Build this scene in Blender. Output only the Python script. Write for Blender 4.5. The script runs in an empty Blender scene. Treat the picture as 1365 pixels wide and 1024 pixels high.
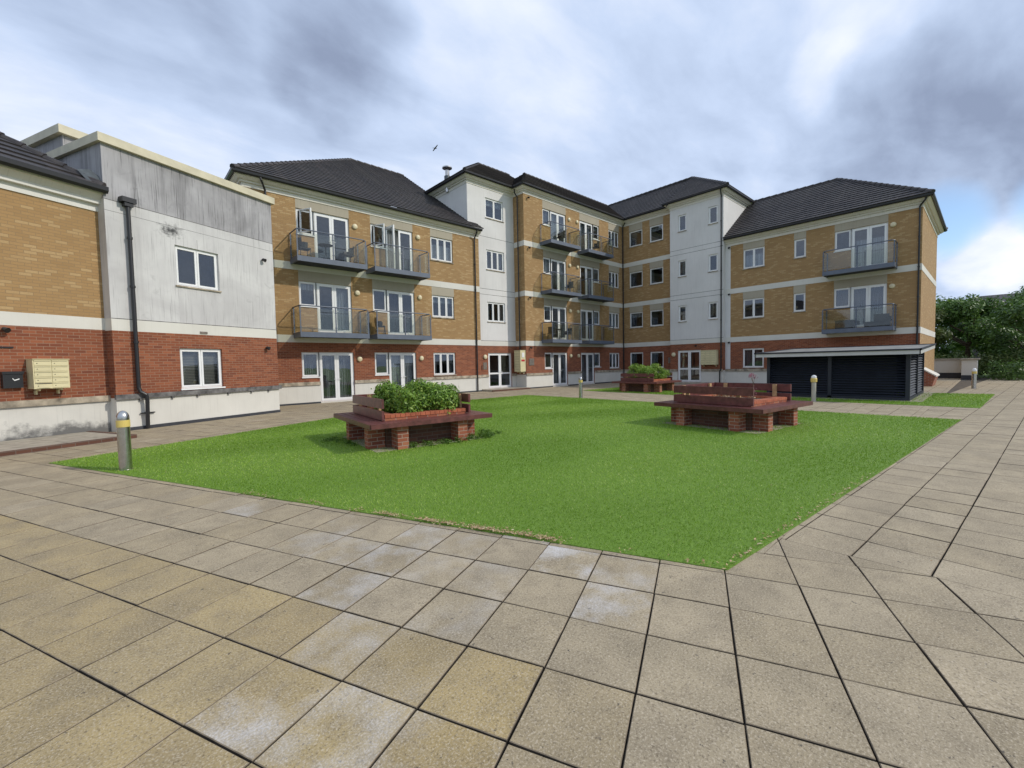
import bpy, math, random
import numpy as np
from mathutils import Vector, Matrix, noise
random.seed(7)
rng = np.random.default_rng(7)
R = math.radians
scene = bpy.context.scene
COL = scene.collection

# ------------------------------------------------------------------ materials
def new_mat(name):
    m = bpy.data.materials.new(name); m.use_nodes = True
    nt = m.node_tree
    return m, nt, nt.nodes['Principled BSDF'], nt.nodes['Material Output']

def N(nt, t, **kw):
    n = nt.nodes.new(t)
    for k, v in kw.items():
        if k.startswith('i_'):
            n.inputs[k[2:].replace('_', ' ')].default_value = v
        else:
            setattr(n, k, v)
    return n

def ramp(nt, fac, stops, interp='LINEAR'):
    r = nt.nodes.new('ShaderNodeValToRGB'); r.color_ramp.interpolation = interp
    el = r.color_ramp.elements
    while len(el) < len(stops): el.new(.5)
    for e, (p, c) in zip(el, stops):
        e.position = p; e.color = (c[0], c[1], c[2], 1) if not isinstance(c, (int, float)) else (c, c, c, 1)
    nt.links.new(fac, r.inputs[0])
    return r.outputs[0]

def mixc(nt, fac, a, b, mode='MIX'):
    n = nt.nodes.new('ShaderNodeMix'); n.data_type = 'RGBA'; n.blend_type = mode
    for sock, v in ((n.inputs[0], fac), (n.inputs[6], a), (n.inputs[7], b)):
        if hasattr(v, 'is_output'): nt.links.new(v, sock)
        elif isinstance(v, (int, float)): sock.default_value = v
        else: sock.default_value = (v[0], v[1], v[2], 1)
    return n.outputs[2]

def coords(nt, kind='Object', scale=(1, 1, 1), rot=(0, 0, 0)):
    tc = nt.nodes.new('ShaderNodeTexCoord'); mp = nt.nodes.new('ShaderNodeMapping')
    nt.links.new(tc.outputs[kind], mp.inputs[0]); mp.inputs['Scale'].default_value = scale
    mp.inputs['Rotation'].default_value = rot
    return mp.outputs[0]

def noise_n(nt, vec, scale, detail=4, rough=.55, dist=0):
    n = nt.nodes.new('ShaderNodeTexNoise'); n.inputs['Scale'].default_value = scale
    n.inputs['Detail'].default_value = detail; n.inputs['Roughness'].default_value = rough
    n.inputs['Distortion'].default_value = dist
    nt.links.new(vec, n.inputs['Vector'])
    return n.outputs['Fac']

def bump(nt, height, bsdf, strength=.3, dist=.01):
    b = nt.nodes.new('ShaderNodeBump'); b.inputs['Strength'].default_value = strength
    b.inputs['Distance'].default_value = dist
    nt.links.new(height, b.inputs['Height']); nt.links.new(b.outputs[0], bsdf.inputs['Normal'])

def brick_mat(name, c1, c2, c3, mortar, w=.225, h=.075, ms=.012, streak=.25):
    m, nt, p, o = new_mat(name)
    uv = coords(nt, 'UV')
    br = N(nt, 'ShaderNodeTexBrick', offset=.5)
    br.inputs['Scale'].default_value = 1; br.inputs['Brick Width'].default_value = w
    br.inputs['Row Height'].default_value = h; br.inputs['Mortar Size'].default_value = ms * .5
    br.inputs['Mortar Smooth'].default_value = .1; br.inputs['Bias'].default_value = 0
    br.inputs['Color1'].default_value = (0, 0, 0, 1); br.inputs['Color2'].default_value = (1, 1, 1, 1)
    br.inputs['Mortar'].default_value = (.5, .5, .5, 1)
    nt.links.new(uv, br.inputs['Vector'])
    col = ramp(nt, br.outputs['Color'], [(0, c1), (.4, c2), (.74, c2), (.84, c3), (1, c3)])
    big = noise_n(nt, uv, .6, 3)
    small = noise_n(nt, uv, 30, 3)
    col = mixc(nt, ramp(nt, small, [(.3, .0), (.75, .35)]), col, c1)
    col = mixc(nt, ramp(nt, big, [(.35, 0), (.7, streak)]), col, tuple(x * .55 for x in c2))
    col = mixc(nt, br.outputs['Fac'], col, mortar)
    nt.links.new(col, p.inputs['Base Color']); p.inputs['Roughness'].default_value = .9
    inv = N(nt, 'ShaderNodeMath', operation='SUBTRACT'); inv.inputs[0].default_value = 1
    nt.links.new(br.outputs['Fac'], inv.inputs[1])
    bump(nt, inv.outputs[0], p, .5, .006)
    return m

def plain(name, col, rough=.6, metal=0, var=.12, nscale=3, bumpy=0, bscale=60, spec=.5):
    m, nt, p, o = new_mat(name)
    v = coords(nt)
    n = noise_n(nt, v, nscale, 5)
    c = mixc(nt, ramp(nt, n, [(.3, 0), (.7, 1)]), tuple(x * (1 - var) for x in col), tuple(min(1, x * (1 + var)) for x in col))
    nt.links.new(c, p.inputs['Base Color'])
    p.inputs['Roughness'].default_value = rough; p.inputs['Metallic'].default_value = metal
    p.inputs['Specular IOR Level'].default_value = spec
    if bumpy: bump(nt, noise_n(nt, v, bscale, 3), p, bumpy, .005)
    return m

def soot_fac(nt, v):
    m = N(nt, 'ShaderNodeMapRange', interpolation_type='SMOOTHSTEP'); nt.links.new(v, m.inputs[0])
    m.inputs[1].default_value = 2.0; m.inputs[2].default_value = 1.0; m.inputs[3].default_value = 0; m.inputs[4].default_value = .95
    return m.outputs[0]
def render_mat(name, col, dirt, amount=.5, streaks=.4, blot=0, soot=None, low=0):
    """painted render with weather dirt and vertical run marks"""
    m, nt, p, o = new_mat(name)
    v = coords(nt, 'UV')
    run = noise_n(nt, coords(nt, 'UV', (5, .35, 1)), 1, 6, .6)
    run2 = noise_n(nt, coords(nt, 'UV', (16, .5, 1)), 1, 5, .6)
    cl = noise_n(nt, v, .7, 6, .6, .5)
    c = mixc(nt, ramp(nt, cl, [(.35, 0), (.75, amount)]), col, dirt)
    c = mixc(nt, ramp(nt, run, [(.5, 0), (.78, streaks)]), c, dirt)
    c = mixc(nt, ramp(nt, run2, [(.58, 0), (.8, streaks)]), c, tuple(x * .6 for x in dirt))
    run3 = noise_n(nt, coords(nt, 'UV', (34, .7, 1)), 1, 4, .6)
    c = mixc(nt, ramp(nt, run3, [(.57, 0), (.68, min(1, streaks * 1.1))]), c, tuple(x * .5 for x in dirt))
    if soot:
        su, sv = soot
        mp = N(nt, 'ShaderNodeMapping'); nt.links.new(coords(nt, 'UV'), mp.inputs[0]); mp.inputs['Location'].default_value = (-su * 2.2, -sv * 3.6, 0); mp.inputs['Scale'].default_value = (2.2, 3.6, 1)
        ln = N(nt, 'ShaderNodeVectorMath', operation='LENGTH'); nt.links.new(mp.outputs[0], ln.inputs[0])
        sn = noise_n(nt, v, 9, 5, .7)
        ad = N(nt, 'ShaderNodeMath', operation='MULTIPLY_ADD'); nt.links.new(sn, ad.inputs[0]); ad.inputs[1].default_value = 2.2; nt.links.new(ln.outputs['Value'], ad.inputs[2])
        c = mixc(nt, ramp(nt, ad.outputs[0], [(.0, 1), (.48, 0)]) if False else soot_fac(nt, ad.outputs[0]), c, (.03, .03, .032))
    if low:
        sx = N(nt, 'ShaderNodeSeparateXYZ'); nt.links.new(v, sx.inputs[0])
        mr = N(nt, 'ShaderNodeMapRange'); nt.links.new(sx.outputs[1], mr.inputs[0]); mr.inputs[1].default_value = .75; mr.inputs[2].default_value = .0; mr.inputs[3].default_value = -.30; mr.inputs[4].default_value = .24
        ad = N(nt, 'ShaderNodeMath', operation='ADD'); nt.links.new(mr.outputs[0], ad.inputs[0]); nt.links.new(noise_n(nt, v, 1.5, 8, .72), ad.inputs[1])
        c = mixc(nt, ramp(nt, ad.outputs[0], [(.47, 0), (.66, low)]), c, (.09, .088, .085))
    if blot:
        b = noise_n(nt, v, 1.6, 7, .7, 1)
        c = mixc(nt, ramp(nt, b, [(.6, 0), (.74, blot)]), c, tuple(x * .45 for x in dirt))
    nt.links.new(c, p.inputs['Base Color']); p.inputs['Roughness'].default_value = .88
    bump(nt, noise_n(nt, v, 90, 3), p, .25, .004)
    return m

M = {}
M['buff'] = brick_mat('buff_brick', (.33, .20, .085), (.375, .23, .098), (.46, .31, .15), (.27, .18, .09), streak=.22)
M['red'] = brick_mat('red_brick', (.17, .050, .026), (.25, .075, .032), (.32, .105, .047), (.28, .17, .11))
M['pred'] = brick_mat('planter_brick', (.20, .055, .03), (.33, .10, .05), (.42, .16, .08), (.36, .29, .23))
M['white'] = render_mat('cream_plinth_render', (.66, .64, .58), (.46, .44, .39), .4, .12)
M['plinth_dirty'] = render_mat('mouldy_plinth_render', (.63, .61, .55), (.34, .33, .31), .4, .12, .0, low=.9)
M['band'] = render_mat('band_render', (.66, .64, .58), (.46, .43, .37), .35, .1)
M['lintel'] = render_mat('stone_lintel', (.40, .36, .28), (.30, .26, .20), .4, .25)
M['grey_r'] = render_mat('grey_wall_render', (.60, .59, .575), (.39, .375, .375), .7, .5, .3, soot=(4.37 * math.cos(R(24.4)) + 17.59 * math.sin(R(24.4)) - 4.86 + 1.55, 5.70))
M['bay_r'] = render_mat('pale_bay_render', (.68, .665, .645), (.50, .485, .47), .4, .2)
M['parapet'] = render_mat('stained_parapet_render', (.42, .41, .42), (.16, .155, .16), .75, .85, .35)
M['cream'] = plain('cream_coping', (.56, .51, .37), .6, var=.12)
M['cornice'] = render_mat('painted_cornice', (.68, .65, .58), (.50, .46, .39), .3, .25)
M['cornice_w'] = render_mat('white_painted_cornice', (.70, .69, .65), (.50, .48, .43), .3, .15)
M['ledge'] = plain('weathered_ledge', (.13, .125, .12), .85, var=.7, nscale=5, bumpy=.4)
M['ledge2'] = plain('mossy_stone_ledge', (.33, .28, .21), .85, var=.6, nscale=4, bumpy=.4)
M['dpc'] = plain('dark_base_flashing', (.035, .037, .045), .7, var=.3)
M['pvc'] = plain('white_window_frame', (.78, .78, .77), .35, var=.03)
M['black'] = plain('black_pipe_paint', (.014, .014, .016), .4, var=.2)
M['steel'] = plain('blue_grey_steel', (.105, .125, .165), .45, var=.12)
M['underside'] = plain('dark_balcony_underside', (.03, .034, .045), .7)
M['coping'] = plain('orange_coping_brick', (.36, .105, .048), .85, var=.3, nscale=7, bumpy=.3)
M['maroon'] = plain('maroon_stained_timber', (.125, .041, .036), .38, var=.35, nscale=9, bumpy=.15, bscale=40)
M['rawwood'] = plain('bare_timber_post', (.42, .27, .13), .8, var=.2, nscale=8)
M['metal'] = plain('brushed_stainless_steel', (.50, .49, .47), .26, 1, var=.15, nscale=12)
M['stone_post'] = plain('pale_bollard_shaft', (.42, .40, .32), .6, var=.12)
M['yellow'] = plain('yellow_reflector_band', (.62, .47, .13), .5, var=.08)
M['boxcream'] = plain('cream_powder_coat', (.64, .57, .34), .5, var=.08)
M['navy'] = plain('dark_navy_louvre_paint', (.012, .016, .026), .5, var=.3)
M['felt'] = plain('grey_roofing_felt', (.20, .20, .19), .9, var=.35, nscale=2)
M['fascia_w'] = plain('white_fascia_board', (.50, .50, .48), .5, var=.06)
M['concrete'] = plain('concrete_edge', (.34, .30, .235), .9, var=.25, nscale=5, bumpy=.3)
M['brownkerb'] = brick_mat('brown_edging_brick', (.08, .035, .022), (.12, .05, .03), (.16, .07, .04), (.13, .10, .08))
M['interior'] = plain('room_interior_wall', (.30, .28, .25), .9, var=.15)
M['soil'] = plain('dry_soil', (.10, .07, .045), .95, var=.5, nscale=14, bumpy=.8, bscale=30)
M['lampcream'] = plain('cream_light_diffuser', (.66, .58, .38), .45, var=.05)
M['plaque'] = plain('grey_brass_plaque', (.20, .17, .14), .45, .3, var=.3, nscale=20)
M['redlabel'] = plain('red_notice', (.50, .02, .03), .5, var=.05)
M['whitelabel'] = plain('white_notice', (.75, .75, .73), .5, var=.03)
M['rattan'] = plain('dark_wicker', (.03, .028, .03), .6, var=.3)
M['lead'] = plain('lead_flashing', (.10, .115, .125), .45, .4, var=.35, nscale=5)
M['bark'] = plain('tree_bark', (.10, .07, .045), .9, var=.4, nscale=12)
M['bird'] = plain('dark_feathers', (.04, .04, .045), .8)

def glass_mat(name, tint, gl=1.0, ior=1.5, rough=.01):
    m = bpy.data.materials.new(name); m.use_nodes = True; nt = m.node_tree; nt.nodes.clear()
    o = N(nt, 'ShaderNodeOutputMaterial'); t = N(nt, 'ShaderNodeBsdfTransparent'); g = N(nt, 'ShaderNodeBsdfGlossy')
    lw = N(nt, 'ShaderNodeLayerWeight'); lw.inputs[0].default_value = .5
    pw = N(nt, 'ShaderNodeMath', operation='POWER'); nt.links.new(lw.outputs['Facing'], pw.inputs[0]); pw.inputs[1].default_value = 4.0
    f = N(nt, 'ShaderNodeMath', operation='MULTIPLY_ADD'); nt.links.new(pw.outputs[0], f.inputs[0]); f.inputs[1].default_value = 1 - ior; f.inputs[2].default_value = ior
    mul = N(nt, 'ShaderNodeMath', operation='MULTIPLY', use_clamp=True); mul.inputs[1].default_value = gl
    t.inputs[0].default_value = (*tint, 1); g.inputs[0].default_value = (.9, .93, .97, 1); g.inputs['Roughness'].default_value = rough
    nz = noise_n(nt, coords(nt, 'Object'), .9, 2)
    b = N(nt, 'ShaderNodeBump'); b.inputs['Strength'].default_value = .12; b.inputs['Distance'].default_value = .02
    nt.links.new(nz, b.inputs['Height']); nt.links.new(b.outputs[0], g.inputs['Normal'])
    mx = N(nt, 'ShaderNodeMixShader'); nt.links.new(f.outputs[0], mul.inputs[0]); nt.links.new(mul.outputs[0], mx.inputs[0])
    nt.links.new(t.outputs[0], mx.inputs[1]); nt.links.new(g.outputs[0], mx.inputs[2]); nt.links.new(mx.outputs[0], o.inputs[0])
    return m
M['glass'] = glass_mat('window_glass', (.78, .82, .85), 1.0, .08)
M['bglass'] = glass_mat('balcony_glass', (.90, .91, .86), 1.0, .045, .03)

def fabric(name, col, freq=14, contrast=.45):
    m, nt, p, o = new_mat(name)
    w = N(nt, 'ShaderNodeTexWave', wave_type='BANDS', bands_direction='X'); w.inputs['Scale'].default_value = freq
    w.inputs['Distortion'].default_value = 1.5; w.inputs['Detail'].default_value = 2
    nt.links.new(coords(nt, 'UV'), w.inputs[0])
    c = mixc(nt, w.outputs['Fac'], tuple(x * (1 - contrast) for x in col), col)
    nt.links.new(c, p.inputs['Base Color']); p.inputs['Roughness'].default_value = .9
    return m
M['curtain'] = fabric('pale_curtain', (.50, .48, .45), 2.2)
M['curtain_d'] = fabric('grey_curtain', (.20, .19, .175), 2.5)
M['vblind'] = fabric('vertical_blind', (.34, .32, .30), 3.5, .75)
def slat_blind():
    m, nt, p, o = new_mat('slatted_blind')
    w = N(nt, 'ShaderNodeTexWave', wave_type='BANDS', bands_direction='Y'); w.inputs['Scale'].default_value = 6.5
    nt.links.new(coords(nt, 'UV'), w.inputs[0])
    c = mixc(nt, w.outputs['Fac'], (.10, .085, .06), (.34, .29, .22))
    nt.links.new(c, p.inputs['Base Color'])
    return m
M['hblind'] = slat_blind()

def tile_mat():
    m, nt, p, o = new_mat('roof_tiles')
    uv = coords(nt, 'UV')
    br = N(nt, 'ShaderNodeTexBrick', offset=.5)
    br.inputs['Scale'].default_value = 1; br.inputs['Brick Width'].default_value = .30
    br.inputs['Row Height'].default_value = .32; br.inputs['Mortar Size'].default_value = .006
    br.inputs['Color1'].default_value = (0, 0, 0, 1); br.inputs['Color2'].default_value = (1, 1, 1, 1)
    br.inputs['Mortar'].default_value = (0, 0, 0, 1)
    nt.links.new(uv, br.inputs['Vector'])
    col = ramp(nt, br.outputs['Color'], [(0, (.020, .017, .019)), (.6, (.034, .028, .029)), (1, (.055, .045, .044))])
    n = noise_n(nt, uv, .5, 6, .65)
    col = mixc(nt, ramp(nt, n, [(.45, 0), (.75, .55)]), col, (.075, .068, .060))
    nt.links.new(col, p.inputs['Base Color']); p.inputs['Roughness'].default_value = .62
    # each tile has a shallow roll
    w = N(nt, 'ShaderNodeTexWave', wave_type='BANDS', bands_direction='X', wave_profile='SIN'); w.inputs['Scale'].default_value = 1 / .3 / 3.1416 * 1.0
    nt.links.new(uv, w.inputs[0])
    bump(nt, w.outputs['Fac'], p, .6, .02)
    return m
M['tile'] = tile_mat()

def paving_mat():
    m, nt, p, o = new_mat('exposed_aggregate_paving')
    v = coords(nt)
    at = N(nt, 'ShaderNodeVertexColor', layer_name='slab')      # r = tone, g = warm, b = limescale
    sp = N(nt, 'ShaderNodeSeparateColor'); nt.links.new(at.outputs[0], sp.inputs[0])
    tone = ramp(nt, sp.outputs[0], [(0, (.29, .235, .152)), (.5, (.36, .295, .195)), (1, (.43, .355, .245))])
    warm = ramp(nt, sp.outputs[0], [(0, (.29, .215, .098)), (.5, (.36, .268, .122)), (1, (.43, .325, .15))])
    c = mixc(nt, sp.outputs[1], tone, warm)
    cl = noise_n(nt, v, 2.2, 6, .6, .3)
    c = mixc(nt, ramp(nt, cl, [(.38, .0), (.70, .55)]), c, (.16, .13, .085))
    cl2 = noise_n(nt, v, 7.5, 7, .68, .2)
    c = mixc(nt, ramp(nt, cl2, [(.50, .0), (.70, .42)]), c, (.15, .118, .078))
    gr = noise_n(nt, v, 95, 4, .7)
    c = mixc(nt, ramp(nt, gr, [(.50, .0), (.66, .7)]), c, (.56, .48, .36))
    gr2 = noise_n(nt, v, 70, 4, .75)
    c = mixc(nt, ramp(nt, gr2, [(.52, .0), (.66, .7)]), c, (.10, .075, .045))
    blk = noise_n(nt, v, 17, 4, .75)
    c = mixc(nt, ramp(nt, blk, [(.64, 0), (.69, .8)]), c, (.05, .045, .04))
    patch = noise_n(nt, v, 2.6, 5, .6, .1)
    ls = N(nt, 'ShaderNodeMath', operation='MULTIPLY'); gm = N(nt, 'ShaderNodeMath', operation='MULTIPLY'); nt.links.new(ramp(nt, patch, [(.43, .0), (.66, .9)]), gm.inputs[0]); nt.links.new(ramp(nt, gr, [(.35, .45), (.6, 1)]), gm.inputs[1])
    nt.links.new(gm.outputs[0], ls.inputs[0]); nt.links.new(sp.outputs[2], ls.inputs[1])
    c = mixc(nt, ls.outputs[0], c, (.60, .60, .62))
    nt.links.new(c, p.inputs['Base Color']); p.inputs['Roughness'].default_value = .87
    bump(nt, gr, p, .45, .004)
    return m
M['paving'] = paving_mat()
M['arris'] = plain('worn_slab_edges', (.21, .165, .11), .95, var=.5, nscale=9)
M['joint'] = plain('dark_joint_sand', (.075, .06, .042), .95, var=.5, nscale=9)

def turf_mat(name='green_turf', dark=(.040, .115, .012), light=(.105, .26, .03)):
    m, nt, p, o = new_mat(name)
    v = coords(nt)
    n = noise_n(nt, v, .55, 4, .6); n2 = noise_n(nt, v, 45, 3, .7)
    c = mixc(nt, ramp(nt, n2, [(.3, 0), (.7, 1)]), dark, light)
    c = mixc(nt, ramp(nt, n, [(.35, 0), (.7, .35)]), c, tuple(x * .6 for x in light))
    nt.links.new(c, p.inputs['Base Color']); p.inputs['Roughness'].default_value = .75
    bump(nt, n2, p, .6, .02)
    return m
M['turf'] = turf_mat('turf_backing', (.09, .175, .012), (.165, .29, .024))

def leaf_mat(name, a, b, c3=None, trans=.3):
    m, nt, p, o = new_mat(name)
    at = N(nt, 'ShaderNodeVertexColor', layer_name='tint')
    sp = N(nt, 'ShaderNodeSeparateColor'); nt.links.new(at.outputs[0], sp.inputs[0])
    stops = [(0, a), (.8, b), (1, c3 or b)]
    c = ramp(nt, sp.outputs[0], stops)
    nt.links.new(c, p.inputs['Base Color']); p.inputs['Roughness'].default_value = .5
    tr = N(nt, 'ShaderNodeBsdfTranslucent'); nt.links.new(c, tr.inputs[0])
    mx = N(nt, 'ShaderNodeMixShader'); mx.inputs[0].default_value = trans
    nt.links.new(p.outputs[0], mx.inputs[1]); nt.links.new(tr.outputs[0], mx.inputs[2]); nt.links.new(mx.outputs[0], o.inputs[0])
    return m
M['blade'] = leaf_mat('turf_blades', (.125, .25, .013), (.295, .465, .040), (.50, .60, .18), .33)
M['leaf'] = leaf_mat('bright_shrub_leaves', (.07, .15, .015), (.23, .38, .045), (.42, .52, .11))
M['tleaf'] = leaf_mat('tree_leaves', (.055, .11, .022), (.13, .24, .045), (.21, .32, .07))
M['tleaf2'] = leaf_mat('olive_tree_leaves', (.06, .09, .02), (.14, .19, .048), (.22, .26, .08))
M['litter'] = leaf_mat('dry_litter', (.25, .14, .06), (.48, .34, .18), (.60, .50, .32), 0)

# ------------------------------------------------------------------ mesh builder
class MB:
    def __init__(s): s.v = []; s.f = []; s.m = []; s.mats = []; s.col = None
    def mi(s, mat):
        if mat not in s.mats: s.mats.append(mat)
        return s.mats.index(mat)
    def face(s, pts, mat):
        b = len(s.v); s.v += [tuple(p) for p in pts]; s.f.append(tuple(range(b, b + len(pts)))); s.m.append(s.mi(mat))
    def box(s, p0, p1, mat, F=None, skip=()):
        """box between two corners; F maps (a,b,c) to world"""
        x0, y0, z0 = p0; x1, y1, z1 = p1
        c = [(x0, y0, z0), (x1, y0, z0), (x1, y1, z0), (x0, y1, z0), (x0, y0, z1), (x1, y0, z1), (x1, y1, z1), (x0, y1, z1)]
        if F: c = [F(*q) for q in c]
        for i, q in enumerate(((0, 3, 2, 1), (4, 5, 6, 7), (0, 1, 5, 4), (1, 2, 6, 5), (2, 3, 7, 6), (3, 0, 4, 7))):
            if i not in skip: s.face([c[k] for k in q], mat)
    def tube(s, pts, r, mat, n=8, cap=True):
        pts = [Vector(p) for p in pts]; rings = []
        if isinstance(r, (int, float)): r = [r] * len(pts)
        for i, p in enumerate(pts):
            d = ((pts[min(i + 1, len(pts) - 1)] - p).normalized() + (p - pts[max(i - 1, 0)]).normalized())
            d = d.normalized() if d.length > 1e-6 else Vector((0, 0, 1))
            a = d.cross(Vector((0, 0, 1))) if abs(d.z) < .9 else d.cross(Vector((1, 0, 0)))
            a.normalize(); b = d.cross(a)
            rings.append([p + (a * math.cos(t * 2 * math.pi / n) + b * math.sin(t * 2 * math.pi / n)) * r[i] for t in range(n)])
        for i in range(len(rings) - 1):
            for k in range(n):
                s.face([rings[i][k], rings[i][(k + 1) % n], rings[i + 1][(k + 1) % n], rings[i + 1][k]], mat)
        if cap: s.face(rings[0][::-1], mat); s.face(rings[-1], mat)
    def lathe(s, prof, mat, c=(0, 0, 0), n=24):
        for i in range(len(prof) - 1):
            (r0, z0), (r1, z1) = prof[i], prof[i + 1]
            for k in range(n):
                a, b = 2 * math.pi * k / n, 2 * math.pi * (k + 1) / n
                q = [(c[0] + r0 * math.cos(a), c[1] + r0 * math.sin(a), c[2] + z0), (c[0] + r0 * math.cos(b), c[1] + r0 * math.sin(b), c[2] + z0),
                     (c[0] + r1 * math.cos(b), c[1] + r1 * math.sin(b), c[2] + z1), (c[0] + r1 * math.cos(a), c[1] + r1 * math.sin(a), c[2] + z1)]
                if r0 < 1e-5: q = q[1:]
                elif r1 < 1e-5: q = q[:3]
                s.face(q, mat)
    def build(s, name, parent=None, loc=None, smooth=False, uv=True):
        """vertices are world coordinates unless loc is None and the parent is None"""
        off = Vector((0, 0, 0))
        if parent is not None:
            r = parent
            while r.parent: r = r.parent
            off = Vector(r.get('_base', (0, 0, 0)))
        me = bpy.data.meshes.new(name)
        V = np.array(s.v, dtype=np.float64).reshape(-1, 3) - np.array(off)
        me.from_pydata([tuple(p) for p in V], [], s.f)
        for k in s.mats: me.materials.append(M[k])
        me.polygons.foreach_set('material_index', s.m)
        if smooth: me.polygons.foreach_set('use_smooth', [True] * len(s.f))
        if uv:
            ul = me.uv_layers.new(name='UVMap'); data = np.zeros(len(me.loops) * 2)
            up = Vector((0, 0, 1)); i = 0
            for f in s.f:
                p = [Vector(s.v[k]) for k in f]
                n = Vector((0, 0, 0))
                for k in range(len(p)): n += (p[k] - p[0]).cross(p[(k + 1) % len(p)] - p[0])
                if n.length < 1e-12: n = Vector((0, 0, 1))
                n.normalize()
                if abs(n.z) > .98: t, b = Vector((1, 0, 0)), Vector((0, 1, 0))
                else:
                    t = up.cross(n).normalized(); b = n.cross(t)
                for q in p:
                    data[i] = q.dot(t); data[i + 1] = q.dot(b); i += 2
            ul.data.foreach_set('uv', data)
        me.update()
        if smooth:
            import bmesh
            bm = bmesh.new(); bm.from_mesh(me); bmesh.ops.remove_doubles(bm, verts=bm.verts, dist=1e-4); bm.to_mesh(me); bm.free()
        o = bpy.data.objects.new(name, me); COL.objects.link(o)
        if parent is not None: o.parent = parent
        if loc is not None: o.location = loc
        return o

def tag(o, label=None, cat=None, group=None, kind=None):
    if label: o['label'] = label
    if cat: o['category'] = cat
    if group: o['group'] = group
    if kind: o['kind'] = kind
    return o

def empty(name, loc, label, cat, group=None, rz=0, local=False):
    o = bpy.data.objects.new(name, None); COL.objects.link(o); o.location = loc; o.rotation_euler = (0, 0, rz)
    o.empty_display_size = .3
    if not local: o['_base'] = tuple(loc)
    return tag(o, label, cat, group)

def copy_tree(o, parent=None):
    c = o.copy(); COL.objects.link(c); c.parent = parent
    for ch in [x for x in bpy.data.objects if x.parent == o]: copy_tree(ch, c)
    return c

class Facade:
    """a vertical wall plane: s runs along it, d stands out of it towards the courtyard"""
    def __init__(f, ox, oy, ang, out):
        f.o = (ox, oy); f.t = (math.cos(R(ang)), math.sin(R(ang))); f.n = (math.cos(R(ang + out)), math.sin(R(ang + out)))
    def __call__(f, s, d, z):
        return (f.o[0] + f.t[0] * s + f.n[0] * d, f.o[1] + f.t[1] * s + f.n[1] * d, z)

def wall(F, s0, s1, z0, z1, base, zones=(), opens=(), depth=.11, name='wall', parent=None, reveal='white', label=None):
    """a wall sheet with openings cut and their reveals; base/zones give the facing material"""
    S = sorted({s0, s1, *[x for q in list(zones) + list(opens) for x in q[:2] if s0 < x < s1]})
    Z = sorted({z0, z1, *[x for q in list(zones) + list(opens) for x in q[2:4] if z0 < x < z1]})
    mb = MB()
    for i in range(len(S) - 1):
        for j in range(len(Z) - 1):
            cs, cz = (S[i] + S[i + 1]) / 2, (Z[j] + Z[j + 1]) / 2
            if any(a < cs < b and c < cz < d for a, b, c, d in opens): continue
            mat = base
            for a, b, c, d, mt in zones:
                if a < cs < b and c < cz < d: mat = mt
            mb.face([F(S[i], 0, Z[j]), F(S[i + 1], 0, Z[j]), F(S[i + 1], 0, Z[j + 1]), F(S[i], 0, Z[j + 1])], mat)
    for a, b, c, d in opens:
        mat = base
        for za, zb, zc, zd, mt in zones:
            if za <= a - .01 < zb and zc < (c + d) / 2 < zd: mat = mt
        for q in (((a, c), (a, d)), ((b, d), (b, c)), ((a, d), (b, d)), ((b, c), (a, c))):
            (p, z), (p2, z2) = q
            mb.face([F(p, 0, z), F(p2, 0, z2), F(p2, -depth - .12, z2), F(p, -depth - .12, z)], mat)
    o = mb.build(name, parent)
    if label: o['label'] = label
    return o

def casement(mb, gl, F, s0, s1, z0, z1, d, w=.055, t=.06):
    mb.box((s0, d - t, z0), (s0 + w, d, z1), 'pvc', F); mb.box((s1 - w, d - t, z0), (s1, d, z1), 'pvc', F)
    mb.box((s0 + w, d - t, z0), (s1 - w, d, z0 + w), 'pvc', F); mb.box((s0 + w, d - t, z1 - w), (s1 - w, d, z1), 'pvc', F)
    gl.box((s0 + w, d - t * .6, z0 + w), (s1 - w, d - t * .6 + .012, z1 - w), 'glass', F)

def window(F, s0, s1, z0, z1, n, parent, fill='dark', sill=True, name='window', label=None, d=-.07):
    """outer frame, n casements, one pane mesh, curtain or blind behind"""
    mb, gl = MB(), MB(); w = .045
    mb.box((s0, d - .07, z0), (s0 + w, d, z1), 'pvc', F); mb.box((s1 - w, d - .07, z0), (s1, d, z1), 'pvc', F)
    mb.box((s0 + w, d - .07, z1 - w), (s1 - w, d, z1), 'pvc', F); mb.box((s0 + w, d - .07, z0), (s1 - w, d, z0 + w), 'pvc', F)
    step = (s1 - s0 - 2 * w + .02) / n
    for i in range(n):
        a = s0 + w + i * step
        casement(mb, gl, F, a, a + step - .02, z0 + w, z1 - w, d + .012, .05 if n < 4 else .04)
        if i: mb.box((a - .02, d - .07, z0 + w), (a, d - .005, z1 - w), 'pvc', F)
    o = mb.build(name, parent)
    if label: o['label'] = label
    gl.build('pane', o)
    fills(F, s0 + w, s1 - w, z0 + w, z1 - w, o, fill, d - .16)
    if sill:
        sb = MB(); sb.box((s0 - .03, d + .002, z0 - .045), (s1 + .03, .045, z0 - .002), 'pvc' if sill == 'w' else 'ledge2', F)
        sb.build('sill', o)
    return o

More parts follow.
